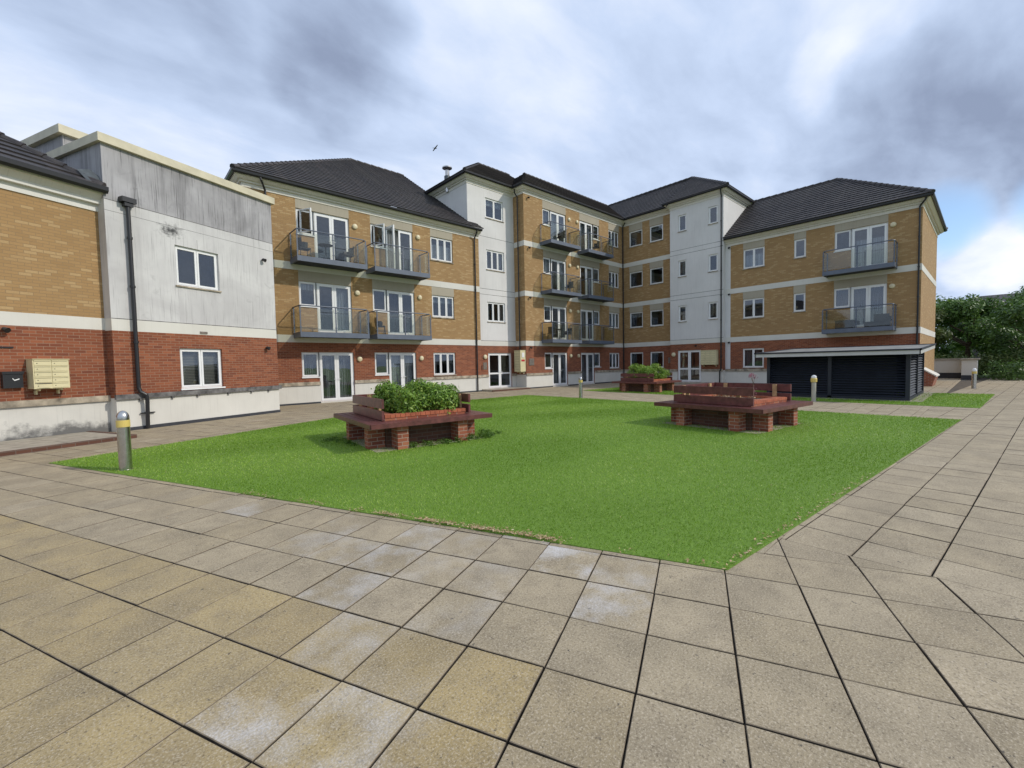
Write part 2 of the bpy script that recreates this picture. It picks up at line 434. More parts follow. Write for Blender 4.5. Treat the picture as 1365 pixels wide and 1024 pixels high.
def cloth(F, a, b, z0, z1, d, mat, name, parent, amp=.02, per=.11):
    mb = MB(); n = max(2, int((b - a) / .03)); P = []
    for i in range(n + 1):
        s = a + (b - a) * i / n
        P.append((s, d + amp * math.sin(s / per * 6.28) + .006 * math.sin(s * 23)))
    for i in range(n):
        mb.face([F(P[i][0], P[i][1], z0), F(P[i + 1][0], P[i + 1][1], z0), F(P[i + 1][0], P[i + 1][1], z1), F(P[i][0], P[i][1], z1)], mat)
        mb.face([F(P[i][0], P[i][1] - .004, z1), F(P[i + 1][0], P[i + 1][1] - .004, z1), F(P[i + 1][0], P[i + 1][1] - .004, z0), F(P[i][0], P[i][1] - .004, z0)], mat)
    return mb.build(name, parent)

def fills(F, a, b, z0, z1, o, fill, d):
    w = b - a
    if fill == 'dark': return
    if fill == 'sides':
        cloth(F, a - .03, a + w * .2, z0 - .05, z1 + .05, d, 'curtain_d', 'curtain', o); cloth(F, b - w * .18, b + .03, z0 - .05, z1 + .05, d, 'curtain_d', 'curtain', o)
    elif fill == 'left': cloth(F, a - .03, a + w * .55, z0 - .05, z1 + .05, d, 'curtain', 'curtain', o)
    elif fill == 'right': cloth(F, a + w * .5, b + .03, z0 - .05, z1 + .05, d, 'curtain', 'curtain', o)
    elif fill == 'pale': cloth(F, a - .03, b + .03, z0 - .05, z1 + .05, d, 'curtain', 'curtain', o)
    elif fill == 'grey': cloth(F, a - .03, b + .03, z0 - .05, z1 + .05, d, 'curtain_d', 'curtain', o)
    elif fill == 'vblind': cloth(F, a - .03, b + .03, z0 - .05, z1 + .05, d, 'vblind', 'blind', o, .03, .09)
    elif fill == 'hblind': cloth(F, a - .03, b + .03, z0 - .05, z1 + .05, d, 'hblind', 'blind', o, 0)
    elif fill == 'half': cloth(F, a - .03, b + .03, z0 + (z1 - z0) * .7, z1 + .05, d, 'curtain', 'blind', o, .002, .3)
    elif fill == 'low': cloth(F, a - .03, b + .03, z0 - .05, z0 + (z1 - z0) * .72, d, 'curtain', 'blind', o, .002, .3)

def handle(F, s, z, d, parent, flip=1):
    mb = MB(); mb.box((s - .012, d, z - .08), (s + .012, d + .012, z + .08), 'pvc', F)
    mb.tube([F(s, d, z), F(s, d + .05, z), F(s + .11 * flip, d + .05, z)], .009, 'pvc', 6)
    mb.build('handle', parent)

def french(F, s0, s1, z0, z1, parent, fill='dark', open_left=False, d=-.07, midrail=False, name='french_doors'):
    mb, gl = MB(), MB(); w = .05
    mb.box((s0, d - .08, z0), (s0 + w, d, z1), 'pvc', F); mb.box((s1 - w, d - .08, z0), (s1, d, z1), 'pvc', F)
    mb.box((s0 + w, d - .08, z1 - w), (s1 - w, d, z1), 'pvc', F); mb.box((s0 + w, d - .08, z0), (s1 - w, d, z0 + .04), 'pvc', F)
    m = (s0 + s1) / 2
    def leaf(FF, a, b):
        casement(mb, gl, FF, a, b, z0 + .04, z1 - w, d + .014, .095)
        if midrail: mb.box((a + .095, d - .04, z0 + .86), (b - .095, d + .01, z0 + .96), 'pvc', FF)
    if open_left:
        hx = s0 + w; ang = R(82)
        def FF(s, dd, z):
            u = s - hx; v = dd - d
            return F(hx + u * math.cos(ang) - v * math.sin(ang), d + u * math.sin(ang) + v * math.cos(ang), z)
        leaf(FF, hx, m - .004)
    else: leaf(F, s0 + w, m - .004)
    leaf(F, m + .004, s1 - w)
    o = mb.build(name, parent); gl.build('pane', o)
    handle(F, m + .05, z0 + 1.0, d + .014, o, 1)
    if not open_left: handle(F, m - .05, z0 + 1.0, d + .014, o, -1)
    fills(F, s0 + w, s1 - w, z0 + .02, z1 - w, o, fill, d - .2)
    return o

def doorset(F, s0, s1, zb, zt, zw, parent, fill='dark', side='L', sashopen=False, open_left=False, midfill=None):
    """small casement beside a pair of french doors, as one run of frames; returns wall openings"""
    sw = .74
    a, b = (s0, s0 + sw) if side == 'L' else (s1 - sw, s1)
    c, e = (s0 + sw, s1) if side == 'L' else (s0, s1 - sw)
    if sashopen:
        o = window(F, a, b, zw, zt, 1, parent, 'dark', 'w', name='window', label='small casement window standing open')
        for ch in [x for x in bpy.data.objects if x.parent == o and x.name.startswith('pane')]: bpy.data.objects.remove(ch)
        mb, gl = MB(), MB(); hx = a + .05 ; ang = R(62)
        def FF(s, dd, z):
            u = s - hx; v = dd + .03
            return F(hx + .1 + u * math.cos(ang) - v * math.sin(ang), -.03 + u * math.sin(ang) + v * math.cos(ang), z)
        casement(mb, gl, FF, hx, b - .06, zw + .05, zt - .05, -.03, .05)
        q = mb.build('open_sash', o); 
        g = gl.build('pane', o)
    else: window(F, a, b, zw, zt, 1, parent, midfill or 'dark', 'w')
    french(F, c, e, zb, zt, parent, fill, open_left)
    return [(a, b, zw, zt), (c, e, zb, zt)]

def sweep(mb, path, prof, mat, closed=False):
    """sweep (out, z) profile along a plan path; 'out' is to the right of travel"""
    P = [Vector((x, y)) for x, y in path]; rows = []
    for i, p in enumerate(P):
        a = (p - P[i - 1]).normalized() if i else None
        b = (P[i + 1] - p).normalized() if i < len(P) - 1 else None
        a = a or b; b = b or a
        na, nb = Vector((a.y, -a.x)), Vector((b.y, -b.x))
        k = na + nb; k = k / max(.2, k.dot(na))
        rows.append([(p.x + k.x * o, p.y + k.y * o, z) for o, z in prof])
    for i in range(len(rows) - 1):
        for j in range(len(prof)):
            j2 = (j + 1) % len(prof)
            mb.face([rows[i][j], rows[i + 1][j], rows[i + 1][j2], rows[i][j2]], mat)
    mb.face(rows[0], mat); mb.face(rows[-1][::-1], mat)

def cornice(path, z, parent):
    mb = MB()
    sweep(mb, path, [(-.01, z - .47), (.025, z - .47), (.025, z - .30), (.10, z - .30), (.10, z - .22), (.17, z - .22), (.29, z - .12), (.29, z - .012), (-.01, z - .012)], 'cornice')
    mb.build('cornice', parent)
    mb = MB()
    sweep(mb, path, [(.292, z - .03), (.31, z - .09), (.37, z - .11), (.42, z - .06), (.43, z), (.42, z + .02), (.292, z + .02)], 'black')
    mb.build('gutter', parent)

def roof_plane(mb, A, B, TB, TA, mat='tile', gauge=.32):
    A, B, TB, TA = map(Vector, (A, B, TB, TA))
    n = (B - A).cross(TA - A).normalized() if (TA - A).length > .01 else (B - A).cross(TB - A).normalized()
    if n.z < 0: n = -n
    e = (B - A).normalized(); L = ((TA - A) - e * (TA - A).dot(e)).length
    k = max(1, round(L / gauge))
    for i in range(k):
        f, g = i / k, (i + 1) / k
        l0, r0, l1, r1 = A.lerp(TA, f), B.lerp(TB, f), A.lerp(TA, g), B.lerp(TB, g)
        lo, hi = n * .045, n * .008
        mb.face([l0 + lo, r0 + lo, r1 + hi, l1 + hi], mat)
        mb.face([l0 + n * -.01, r0 + n * -.01, r0 + lo, l0 + lo], mat)

def ridge(mb, a, b, r=.11):
    a, b = Vector(a), Vector(b); d = (b - a); L = d.length; k = max(1, int(L / .42)); d.normalize()
    for i in range(k):
        p, q = a + d * (L * i / k), a + d * (L * (i + 1) / k)
        mb.tube([p + Vector((0, 0, -.02)), q + Vector((0, 0, -.045))], [r, r * .92], 'tile', 8)

def downpipe(pts, parent, r=.04, brackets=True):
    mb = MB(); mb.tube(pts, r, 'black', 10)
    p = [Vector(q) for q in pts]
    for i in range(len(p) - 1):
        a, b = p[i], p[i + 1]
        if abs(a.z - b.z) > 1.5:
            k = int(abs(a.z - b.z) / 1.6)
            for j in range(1, k + 1):
                q = a.lerp(b, j / (k + 1)); mb.tube([q + Vector((0, 0, -.03)), q + Vector((0, 0, .03))], r * 1.3, 'black', 10)
    return mb.build('downpipe', parent)

def wall_light(F, s, z, parent, r=.125):
    mb = MB(); n = 20
    for (r0, d0), (r1, d1) in (((r, .0), (r, .05)), ((r, .05), (r * .82, .085)), ((r * .82, .085), (r * .3, .105)), ((r * .3, .105), (0, .107))):
        for k in range(n):
            a, b = 2 * math.pi * k / n, 2 * math.pi * (k + 1) / n
            q = [F(s + r0 * math.cos(a), d0, z + r0 * math.sin(a)), F(s + r0 * math.cos(b), d0, z + r0 * math.sin(b)),
                 F(s + r1 * math.cos(b), d1, z + r1 * math.sin(b)), F(s + r1 * math.cos(a), d1, z + r1 * math.sin(a))]
            mb.face(q if r1 else q[:3], 'lampcream')
    mb.build('wall_light', parent, smooth=False)

def flood(F, s, z, parent):
    mb = MB(); mb.box((s - .02, 0, z - .02), (s + .02, .07, z + .02), 'black', F)
    mb.tube([F(s - .02, .06, z + .01), F(s + .02, .15, z - .03)], [.045, .065], 'black', 10)
    mb.build('floodlight', parent)

def balcony(F, s0, s1, zf, parent, p=1.0):
    mb = MB()
    t = .07; zb = zf - .22
    mb.box((s0, p - t, zb), (s1, p, zf), 'steel', F)                       # front channel
    mb.box((s0, .0, zb), (s0 + t, p - t, zf), 'steel', F); mb.box((s1 - t, .0, zb), (s1, p - t, zf), 'steel', F)
    mb.box((s0 + t, .0, zf - .05), (s1 - t, p - t, zf - .02), 'steel', F)   # deck
    mb.box((s0 + t, .0, zb + .03), (s1 - t, p - t, zb + .06), 'underside', F)
    o = mb.build('balcony', parent)
    mid = (s0 + s1) / 2
    for s, d in ((s0 + .03, p - .04), (mid, p - .04), (s1 - .03, p - .04), (s0 + .03, .08), (s1 - .03, .08)):
        pb = MB(); pb.box((s - .025, d - .012, zf), (s + .025, d + .012, zf + 1.07), 'steel', F)
        for zc in (.2, .85):
            pb.box((s - .04, d - .02, zf + zc - .02), (s + .04, d + .02, zf + zc + .02), 'steel', F)
        pb.build('post', o)
    gb = MB()
    gz0, gz1 = zf + .05, zf + 1.0
    gb.box((s0 + .07, p - .046, gz0), (mid - .04, p - .036, gz1), 'bglass', F); gb.box((mid + .04, p - .046, gz0), (s1 - .07, p - .036, gz1), 'bglass', F)
    gb.box((s0 + .025, .12, gz0), (s0 + .035, p - .08, gz1), 'bglass', F); gb.box((s1 - .035, .12, gz0), (s1 - .025, p - .08, gz1), 'bglass', F)
    gb.build('glass_panel', o)
    rb = MB(); zr = zf + 1.1; c = .14
    pts = [F(s0 + .03, .0, zr), F(s0 + .03, p - .04 - c, zr)]
    for k in range(1, 5):
        a = k / 5 * math.pi / 2; pts.append(F(s0 + .03 + c - c * math.cos(a), p - .04 - c + c * math.sin(a), zr))
    pts.append(F(s0 + .03 + c, p - .04, zr)); pts.append(F(s1 - .03 - c, p - .04, zr))
    for k in range(1, 5):
        a = k / 5 * math.pi / 2; pts.append(F(s1 - .03 - c + c * math.sin(a), p - .04 - c + c * math.cos(a), zr))
    pts += [F(s1 - .03, p - .04 - c, zr), F(s1 - .03, .0, zr)]
    rb.tube(pts, .026, 'steel', 8); rb.build('handrail', o)
    return o

# ------------------------------------------------------------------ the main L-shaped block
FB = Facade(0, 20.35, 0, -90)     # three-storey wing, s = world X
FE = Facade(0, 20.70, 0, -90)     # rendered entrance bay
FC = Facade(0, 19.76, 0, -90)     # four-storey wing
FD0 = Facade(30.05, 0, 90, 90)    # brick end of the side wing, s = world Y
FD1 = Facade(29.50, 0, 90, 90)    # rendered stair bay
FD2 = Facade(29.85, 0, 90, 90)    # lower brick wing
FDE = Facade(0, 2.40, 0, -90)     # its end wall
b1 = (2.73, 3.05); b2 = (5.87, 6.19); b3 = (9.0, 9.32)
Z0 = -.05

main = empty('apartment_building', (16, 20, 0), 'L-shaped block of brick flats with balconies, pale render bays and dark tiled roofs', 'building')

def bands(F, runs, zs, parent, mat='band', proud=.014):
    for s0, s1 in runs:
        for a, b in zs:
            mb = MB(); mb.box((s0, -.01, a), (s1, proud, b), mat, F); mb.build('string_course', parent)

def plinth(F, s0, s1, gaps, parent, ledge='ledge2', zt=.98, zb=.83):
    """projecting ledge and dark base flashing, broken at doors"""
    runs = []; a = s0
    for g0, g1 in sorted(gaps): runs.append((a, g0)); a = g1
    runs.append((a, s1))
    for a, b in runs:
        if b - a < .05: continue
        mb = MB(); mb.box((a, -.01, zb), (b, .055, zt), ledge, F); mb.build('plinth_ledge', parent)
        fb = MB(); fb.box((a, -.01, 0), (b, .022, .075), 'dpc', F); fb.build('base_flashing', parent)

# ---- wing B
lint = []; ops = []
for k, (zb, zt, zw) in enumerate(((.06, 2.30, 1.20), (3.20, 5.42, 4.33), (6.34, 8.55, 7.46))):
    zl = (None, 5.87, 8.96)[k]
    fillA = ('vblind', 'pale', 'dark')[k]; fillB = ('pale', 'grey', 'pale')[k]
    ops += doorset(FB, 6.02, 8.35, zb, zt, zw, main, ('vblind', 'right', 'dark')[k], 'L', sashopen=(k == 2), midfill=('vblind', 'half', None)[k])
    ops += doorset(FB, 9.39, 11.69, zb, zt, zw, main, ('pale', 'dark', 'left')[k], 'L', sashopen=(k == 2), open_left=(k == 2))
    window(FB, 12.75, 14.19, (1.07, 4.23, 7.30)[k], zt, 3, main, ('sides', 'half', 'low')[k], True)
    ops.append((12.75, 14.19, (1.07, 4.23, 7.30)[k], zt))
    if zl:
        lint += [(6.02, 8.35, zt, zl, 'lintel'), (9.39, 11.69, zt, zl, 'lintel'), (12.75, 14.19, zt, zl, 'lintel')]
wall(FB, 4.05, 16.03, Z0, 9.45, 'buff', [(4, 16.1, Z0, .9, 'white'), (4, 16.1, .9, 2.9, 'red')] + lint, ops, name='wall', parent=main)
bands(FB, [(4.05, 16.03)], (b1, b2), main)
plinth(FB, 4.05, 16.03, [(6.76, 8.35), (10.13, 11.69)], main)
FBl = Facade(4.05, 0, 90, 90)
wall(FBl, 20.35, 35.7, Z0, 9.45, 'buff', [(20, 36, Z0, .9, 'white'), (20, 36, .9, 2.9, 'red')], name='wall', parent=main)
bands(FBl, [(20.36, 35.7)], (b1, b2), main)
cornice([(4.05, 35.7), (4.05, 20.35), (16.03, 20.35)], 9.42, main)
for z in (3.13, 6.29): balcony(FB, 5.72, 8.72, z, main); balcony(FB, 9.10, 12.06, z, main)
for z in (1.98, 5.12, 8.23): wall_light(FB, 8.62, z, main)
for z in (2.0, 5.2, 8.33): wall_light(FB, 11.99, z, main)
downpipe([FB(4.62, .36, 9.38), FB(4.66, .36, 9.25), FB(4.86, .07, 8.95), FB(4.86, .07, .08)], main)
downpipe([FB(15.66, .36, 9.38), FB(15.66, .34, 9.22), FB(15.68, .07, 8.9), FB(15.68, .07, .05)], main)
mb = MB()
e = 19.95; xl = 3.67; a = 8.05; zr = 9.47 + .68 * a
roof_plane(mb, (xl, e, 9.47), (15.57, e, 9.47), (15.57, e + a, zr), (xl + a, e + a, zr))
roof_plane(mb, (15.57, e, 9.47), (16.12, e, 9.47), (16.12, 20.72, 9.47 + .77 * .68), (15.57, 20.72, 9.47 + .77 * .68))
roof_plane(mb, (xl, e + 2 * a, 9.47), (xl, e, 9.47), (xl + a, e + a, zr), (xl + a, e + a, zr))
roof_plane(mb, (15.57, e + 2 * a, 9.47), (xl, e + 2 * a, 9.47), (xl + a, e + a, zr), (15.57, e + a, zr))
ridge(mb, (xl, e, 9.5), (xl + a, e + a, zr + .03)); ridge(mb, (xl, e + 2 * a, 9.5), (xl + a, e + a, zr + .03)); ridge(mb, (xl + a, e + a, zr + .03), (15.5, e + a, zr + .03))
mb.build('roof', main)

# ---- entrance bay E
ops = [(16.86, 18.80, .12, 2.30)]
for k, zt in enumerate((5.42, 8.58, 11.68)):
    zb_ = zt - 1.2
    window(FE, 16.88, 18.32, zb_, zt, 3 if k < 2 else 2, main, ('sides', 'sides', 'half')[k], True)
    ops.append((16.88, 18.32, zb_, zt))
grooves = [(15.5, 19.3, z - .012, z + .012, 'ledge') for z in (3.05, 6.19, 5.85, 9.32)]
wall(FE, 15.53, 19.18, Z0, 12.45, 'bay_r', [(15, 20, Z0, .9, 'white'), (15, 20, .9, 2.74, 'red'), (15, 20, 2.74, 3.04, 'band')] + grooves, ops, name='wall', parent=main, label='pale render wall of the entrance bay')
french(FE, 16.86, 18.80, .12, 2.30, main, 'dark', midrail=True, name='entrance_door')
plinth(FE, 16.05, 19.18, [(16.86, 18.80)], main)
FEl = Facade(15.53, 0, 90, 90)
wall(FEl, 20.70, 30.2, 8.5, 12.45, 'bay_r', name='wall', parent=main)
cornice([(15.53, 30.0), (15.53, 20.70), (19.18, 20.70), (19.18, 19.76), (30.05, 19.76), (30.05, 15.5), (29.50, 15.5), (29.50, 11.82), (37.3, 11.82)], 12.66, main)
wall_light(FE, 16.60, 2.06, main, .14)
mb = MB(); mb.box((16.45, 0, 1.30), (16.72, .02, 1.72), 'plaque', FE); mb.box((16.32, 0, 1.25), (16.35, .03, 1.55), 'black', FE); mb.build('entry_panel', main)
mb = MB(); a = 4.9
roof_plane(mb, (15.1, 20.3, 12.7), (23, 20.3, 12.7), (23, 20.3 + a, 12.7 + .69 * a), (15.1 + a, 20.3 + a, 12.7 + .69 * a))
roof_plane(mb, (15.1, 20.3 + 2 * a, 12.7), (15.1, 20.3, 12.7), (15.1 + a, 20.3 + a, 12.7 + .69 * a), (15.1 + a, 20.3 + a, 12.7 + .69 * a))
roof_plane(mb, (23, 20.3 + 2 * a, 12.7), (15.1, 20.3 + 2 * a, 12.7), (15.1 + a, 20.3 + a, 12.7 + .69 * a), (23, 20.3 + a, 12.7 + .69 * a))
ridge(mb, (15.1, 20.3, 12.72), (15.1 + a, 20.3 + a, 12.74 + .69 * a)); ridge(mb, (15.1 + a, 20.3 + a, 12.74 + .69 * a), (23, 20.3 + a, 12.74 + .69 * a))
mb.build('roof', main)

# ---- wing C
FCl = Facade(19.18, 0, 90, 90)
wall(FCl, 19.76, 20.70, Z0, 12.5, 'buff', [(19, 21, Z0, .9, 'white'), (19, 21, .9, 2.9, 'red')], name='wall', parent=main)
bands(FCl, [(19.76, 20.69)], (b1, b2, b3), main)
ops = []; lint = []
for k in range(4):
    zt = (2.30, 5.42, 8.55, 11.68)[k]; zb = (.08, 3.20, 6.34, 9.47)[k]; zw = zt - 1.05; zl = (None, 5.87, 9.0, 12.2)[k]
    ops += doorset(FC, 20.90, 23.20, zb, zt, zw, main, ('vblind', 'sides', 'right', 'left')[k], 'L', midfill=('dark', 'half', 'pale', 'grey')[k])
    ops += doorset(FC, 24.68, 26.98, zb, zt, zw, main, ('vblind', 'left', 'sides', 'pale')[k], 'R', midfill=('grey', 'pale', 'dark', 'half')[k])
    window(FC, 28.15, 29.52, zt - 1.2, zt, 3, main, ('sides', 'pale', 'sides', 'half')[k], True)
    ops.append((28.15, 29.52, zt - 1.2, zt))
    if zl: lint += [(x, y, zt, zl, 'lintel') for x, y in ((20.90, 23.20), (24.68, 26.98), (28.15, 29.52))]
    wall_light(FC, 23.52, zt - .22, main); wall_light(FC, 24.38, zt - .22, main)
wall(FC, 19.18, 30.05, Z0, 12.5, 'buff', [(19, 31, Z0, .9, 'white'), (19, 31, .9, 2.9, 'red')] + lint, ops, name='wall', parent=main)
bands(FC, [(19.165, 30.03)], (b1, b2, b3), main)
plinth(FC, 19.18, 30.0, [(21.64, 23.20), (24.68, 26.24)], main)
for z in (3.13, 6.29, 9.43): balcony(FC, 20.6, 23.55, z, main); balcony(FC, 24.4, 27.35, z, main)
downpipe([FC(18.95, -.55, 12.6), FC(18.85, -.45, 12.3), FC(19.05, -.42, 12.05), FC(19.05, -.42, 2.5)], main)
downpipe([FC(29.85, .36, 12.6), FC(29.9, .3, 12.4), FC(29.95, .08, 12.2), FC(29.95, .08, .1)], main)
for z in (2.62, 5.78, 8.9, 12.0): flood(FC, 19.55, z, main)
# roofs of C and D
mb = MB(); zr = 15.6
CA, CB = (18.8, 19.36, 12.7), (29.65, 19.36, 12.7); CT, DT = (22.9, 23.46, zr), (33.4, 23.46, zr)
roof_plane(mb, CA, CB, DT, CT)
roof_plane(mb, (18.8, 27.56, 12.7), CA, CT, CT)
roof_plane(mb, (37.6, 27.56, 12.7), (18.8, 27.56, 12.7), CT, DT)
ridge(mb, CA, (22.9, 23.46, zr + .03)); ridge(mb, (22.9, 23.46, zr + .03), (33.4, 23.46, zr + .03))
roof_plane(mb, CB, (29.65, 11.4, 12.7), (33.4, 15.6, zr - .05), DT)
roof_plane(mb, (29.08, 15.55, 12.68), (29.08, 11.4, 12.68), (33.4, 15.7, zr + .02), (33.4, 15.75, zr + .02))
mb.face([(29.08, 15.55, 12.6), (33.4, 15.75, zr - .1), (33.4, 15.75, zr + .03), (29.08, 15.55, 12.72)], 'tile')
roof_plane(mb, (29.08, 11.4, 12.68), (37.7, 11.4, 12.68), (33.4, 15.7, zr + .02), (33.4, 15.7, zr + .02))
roof_plane(mb, (37.7, 11.4, 12.68), (37.7, 27.5, 12.68), DT, (33.4, 15.7, zr + .02))
ridge(mb, (29.08, 11.4, 12.72), (33.4, 15.7, zr + .05)); ridge(mb, (33.4, 15.7, zr + .05), (33.4, 23.46, zr + .05)); ridge(mb, (37.7, 11.4, 12.72), (33.4, 15.7, zr + .05))
mb.build('roof', main)

# ---- D0 brick part with square windows
ops = []; lint = []
for k in range(4):
    zt = (2.30, 5.42, 8.55, 11.68)[k]; zl = (None, 5.87, 9.0, 12.2)[k]
    for a, b in ((18.02, 19.18), (16.32, 17.42)):
        window(FD0, a, b, zt - 1.2, zt, 1, main, ('dark', 'dark', 'sides', 'half')[(k + int(a)) % 4] if k else 'dark', True)
        ops.append((a, b, zt - 1.2, zt))
        if zl: lint.append((a, b, zt, zl, 'lintel'))
wall(FD0, 15.5, 19.76, Z0, 12.5, 'buff', [(15, 20, Z0, .9, 'white'), (15, 20, .9, 2.9, 'red')] + lint, ops, name='wall', parent=main)
bands(FD0, [(15.5, 19.76)], (b1, b2, b3), main); plinth(FD0, 15.5, 19.74, [], main)
# ---- D1 rendered stair bay
ops = [(13.28, 14.95, .1, 2.30)]
for k in range(3):
    zt = (5.44, 8.58, 11.70)[k]
    for a, b in ((14.30, 14.88), (12.18, 12.78)):
        window(FD1, a, b, zt - 1.12, zt, 1, main, 'dark', True); ops.append((a, b, zt - 1.12, zt))
gro = [(11, 16, z - .012, z + .012, 'ledge') for z in (3.05, 5.87, 6.19, 9.0, 9.32)]
wall(FD1, 11.82, 15.5, Z0, 12.5, 'bay_r', [(11, 16, Z0, .9, 'white'), (11, 16, .9, 2.74, 'red'), (11, 16, 2.74, 3.04, 'band')] + gro, ops, name='wall', parent=main, label='pale render wall of the stair bay')
french(FD1, 13.28, 14.95, .1, 2.30, main, 'dark', midrail=True, name='entrance_door')
plinth(FD1, 11.82, 15.5, [(13.28, 14.95)], main)
FD1s = Facade(0, 11.82, 0, -90)
wall(FD1s, 29.5, 37.3, Z0, 12.5, 'bay_r', [(29, 38, Z0, .9, 'white'), (29, 38, .9, 2.74, 'red')], name='wall', parent=main)
wall(Facade(0, 15.5, 0, 90), 29.5, 30.05, Z0, 12.5, 'bay_r', name='wall', parent=main)
downpipe([FD1(11.86, .36, 12.6), FD1(11.88, .3, 12.4), FD1(11.93, .07, 12.2), FD1(11.93, .07, 2.6), FD1(11.93, .07, .95), FD1(12.0, .1, .85), FD1(12.0, .1, .05)], main)
downpipe([FD1(15.44, .36, 12.6), FD1(15.6, .36, 12.45)], main, brackets=False)
wall_light(FD1, 15.24, 2.03, main, .15)
flood(FD1, 13.6, 2.6, main); flood(FD2, 11.55, 2.72, main); flood(FD2, 11.55, 5.85, main); flood(FD2, 11.55, 8.85, main)
# ---- D2 lower wing
ops = []; lint = []
for k in range(3):
    zt = (2.28, 5.42, 8.55)[k]; zb = (.1, 3.2, 6.34)[k]; zl = (None, 5.87, 8.98)[k]
    window(FD2, 9.50, 10.74, zt - 1.22, zt, 2, main, ('grey', 'dark', 'low')[k], True); ops.append((9.50, 10.74, zt - 1.22, zt))
    if k:
        window(FD2, 7.32, 7.93, zt - 1.08, zt, 1, main, 'dark', True); ops.append((7.32, 7.93, zt - 1.08, zt))
        ops += doorset(FD2, 3.70, 5.97, zb, zt, zt - 1.08, main, ('', 'grey', 'low')[k], 'R', midfill=('', 'grey', 'dark')[k])
        lint += [(9.50, 10.74, zt, zl, 'lintel'), (7.32, 7.93, zt, zl, 'lintel'), (3.70, 5.97, zt, zl, 'lintel')]
        wall_light(FD2, 3.5, zt - .2, main)
wall(FD2, 2.40, 11.82, Z0, 9.45, 'buff', [(2, 12, Z0, .9, 'white'), (2, 12, .9, 2.9, 'red'), (11.5, 12, .9, 9.5, 'bay_r')] + lint, ops, name='wall', parent=main)
bands(FD2, [(2.386, 11.82)], (b1, b2), main); plinth(FD2, 2.4, 11.82, [], main)
wall(FDE, 29.85, 38.4, Z0, 9.45, 'buff', name='wall', parent=main)
bands(FDE, [(29.85, 38.4)], (b1, b2), main)
for z in (3.13, 6.29): balcony(FD2, 3.3, 6.3, z, main)
downpipe([FD2(2.2, .36, 9.4), FD2(2.3, .3, 9.2), FD2(2.5, .07, 9.0), FD2(2.5, .07, .1)], main)
cornice([(29.85, 11.80), (29.85, 2.40), (38.4, 2.40), (38.4, 11.8)], 9.42, main)
mb = MB(); zr = 12.78
roof_plane(mb, (29.45, 11.84, 9.47), (29.45, 2.02, 9.47), (34.1, 6.7, zr), (34.1, 11.84, zr))
roof_plane(mb, (29.45, 2.02, 9.47), (38.8, 2.02, 9.47), (34.1, 6.7, zr), (34.1, 6.7, zr))
roof_plane(mb, (38.8, 2.02, 9.47), (38.8, 11.84, 9.47), (34.1, 11.84, zr), (34.1, 6.7, zr))
ridge(mb, (29.45, 2.02, 9.5), (34.1, 6.7, zr + .03)); ridge(mb, (34.1, 6.7, zr + .03), (34.1, 11.8, zr + .03)); ridge(mb, (38.8, 2.02, 9.5), (34.1, 6.7, zr + .03))
mb.build('roof', main)
# hidden back walls close the shell; inner partitions and floors give the rooms a depth
mb = MB()
for a, b, c, d, h in ((4.05, 35.7, 16.0, 35.7, 9.45), (16.0, 35.7, 16.0, 20.8, 12.5), (16.0, 30.2, 37.3, 30.2, 12.5), (37.3, 30.2, 37.3, 11.82, 12.5), (38.4, 11.82, 38.4, 2.4, 9.45), (37.3, 11.82, 38.4, 11.82, 9.45)):
    mb.face([(a, b, Z0), (c, d, Z0), (c, d, h), (a, b, h)], 'buff')
mb.build('back_wall', main)
mb = MB()
for a, b, c, d, h in ((4.2, 23.4, 15.9, 23.4, 9.3), (16.1, 23.6, 37, 23.6, 12.4), (32.6, 23.5, 32.6, 2.5, 9.3), (32.6, 23.5, 32.6, 12, 12.4), (12.2, 20.6, 12.2, 23.4, 9.3), (8.9, 20.6, 8.9, 23.4, 9.3), (24.0, 20, 24.0, 23.5, 12.4), (27.6, 20, 27.6, 23.5, 12.4), (19.3, 20.75, 19.3, 23.5, 12.4), (30, 6.9, 32.6, 6.9, 9.3), (30, 9, 32.6, 9, 9.3), (30.1, 15.6, 32.6, 15.6, 12.4)):
    mb.face([(a, b, Z0), (c, d, Z0), (c, d, h), (a, b, h)], 'interior')
for z in (2.72, 5.86, 9.0):
    mb.box((4.3, 20.6, z), (15.9, 23.4, z + .25), 'interior'); mb.box((30.12, 2.6, z), (32.6, 11.7, z + .25), 'interior') if z < 9 else None
for z in (2.72, 5.86, 9.0, 12.3):
    mb.box((19.4, 20.05, z), (37, 23.5, z + .25), 'interior'); mb.box((16.1, 21.0, z), (19.2, 23.5, z + .25), 'interior'); mb.box((30.32, 12, z), (32.6, 20.0, z + .25), 'interior')
mb.build('room_partition', main)

# ------------------------------------------------------------------ the left building
ANG = 24.4
ca, sa = math.cos(R(ANG)), math.sin(R(ANG))
RX, RY = 4.37, 17.59
FA1 = Facade(RX - 4.86 * ca, RY - 4.86 * sa, ANG, -90)           # s from its left corner
FA0 = Facade(RX - 4.86 * ca - sa * .32, RY - 4.86 * sa + ca * .32, ANG, -90)
left = empty('apartment_house', (0, 16, 0), 'two-storey building at left with stained grey render over red brick', 'building')
ops = [(1.62, 2.88, 4.14, 5.32), (1.60, 2.85, 1.06, 2.27)]
wall(FA1, 0, 4.86, Z0, 7.6, 'grey_r', [(-1, 6, Z0, .9, 'white'), (-1, 6, .9, 2.7, 'red'), (-1, 6, 2.7, 3.01, 'band'), (-1, 6, 3.01, 3.03, 'ledge'), (-1, 6, 6.11, 6.13, 'ledge'),
     (-1, 6, 5.83, 5.84, 'ledge'), (2.25, 2.26, 5.32, 5.6, 'ledge'), (-1, 6, 6.13, 7.6, 'parapet')], ops, name='wall', parent=left, label='grey stained render wall above red brick')
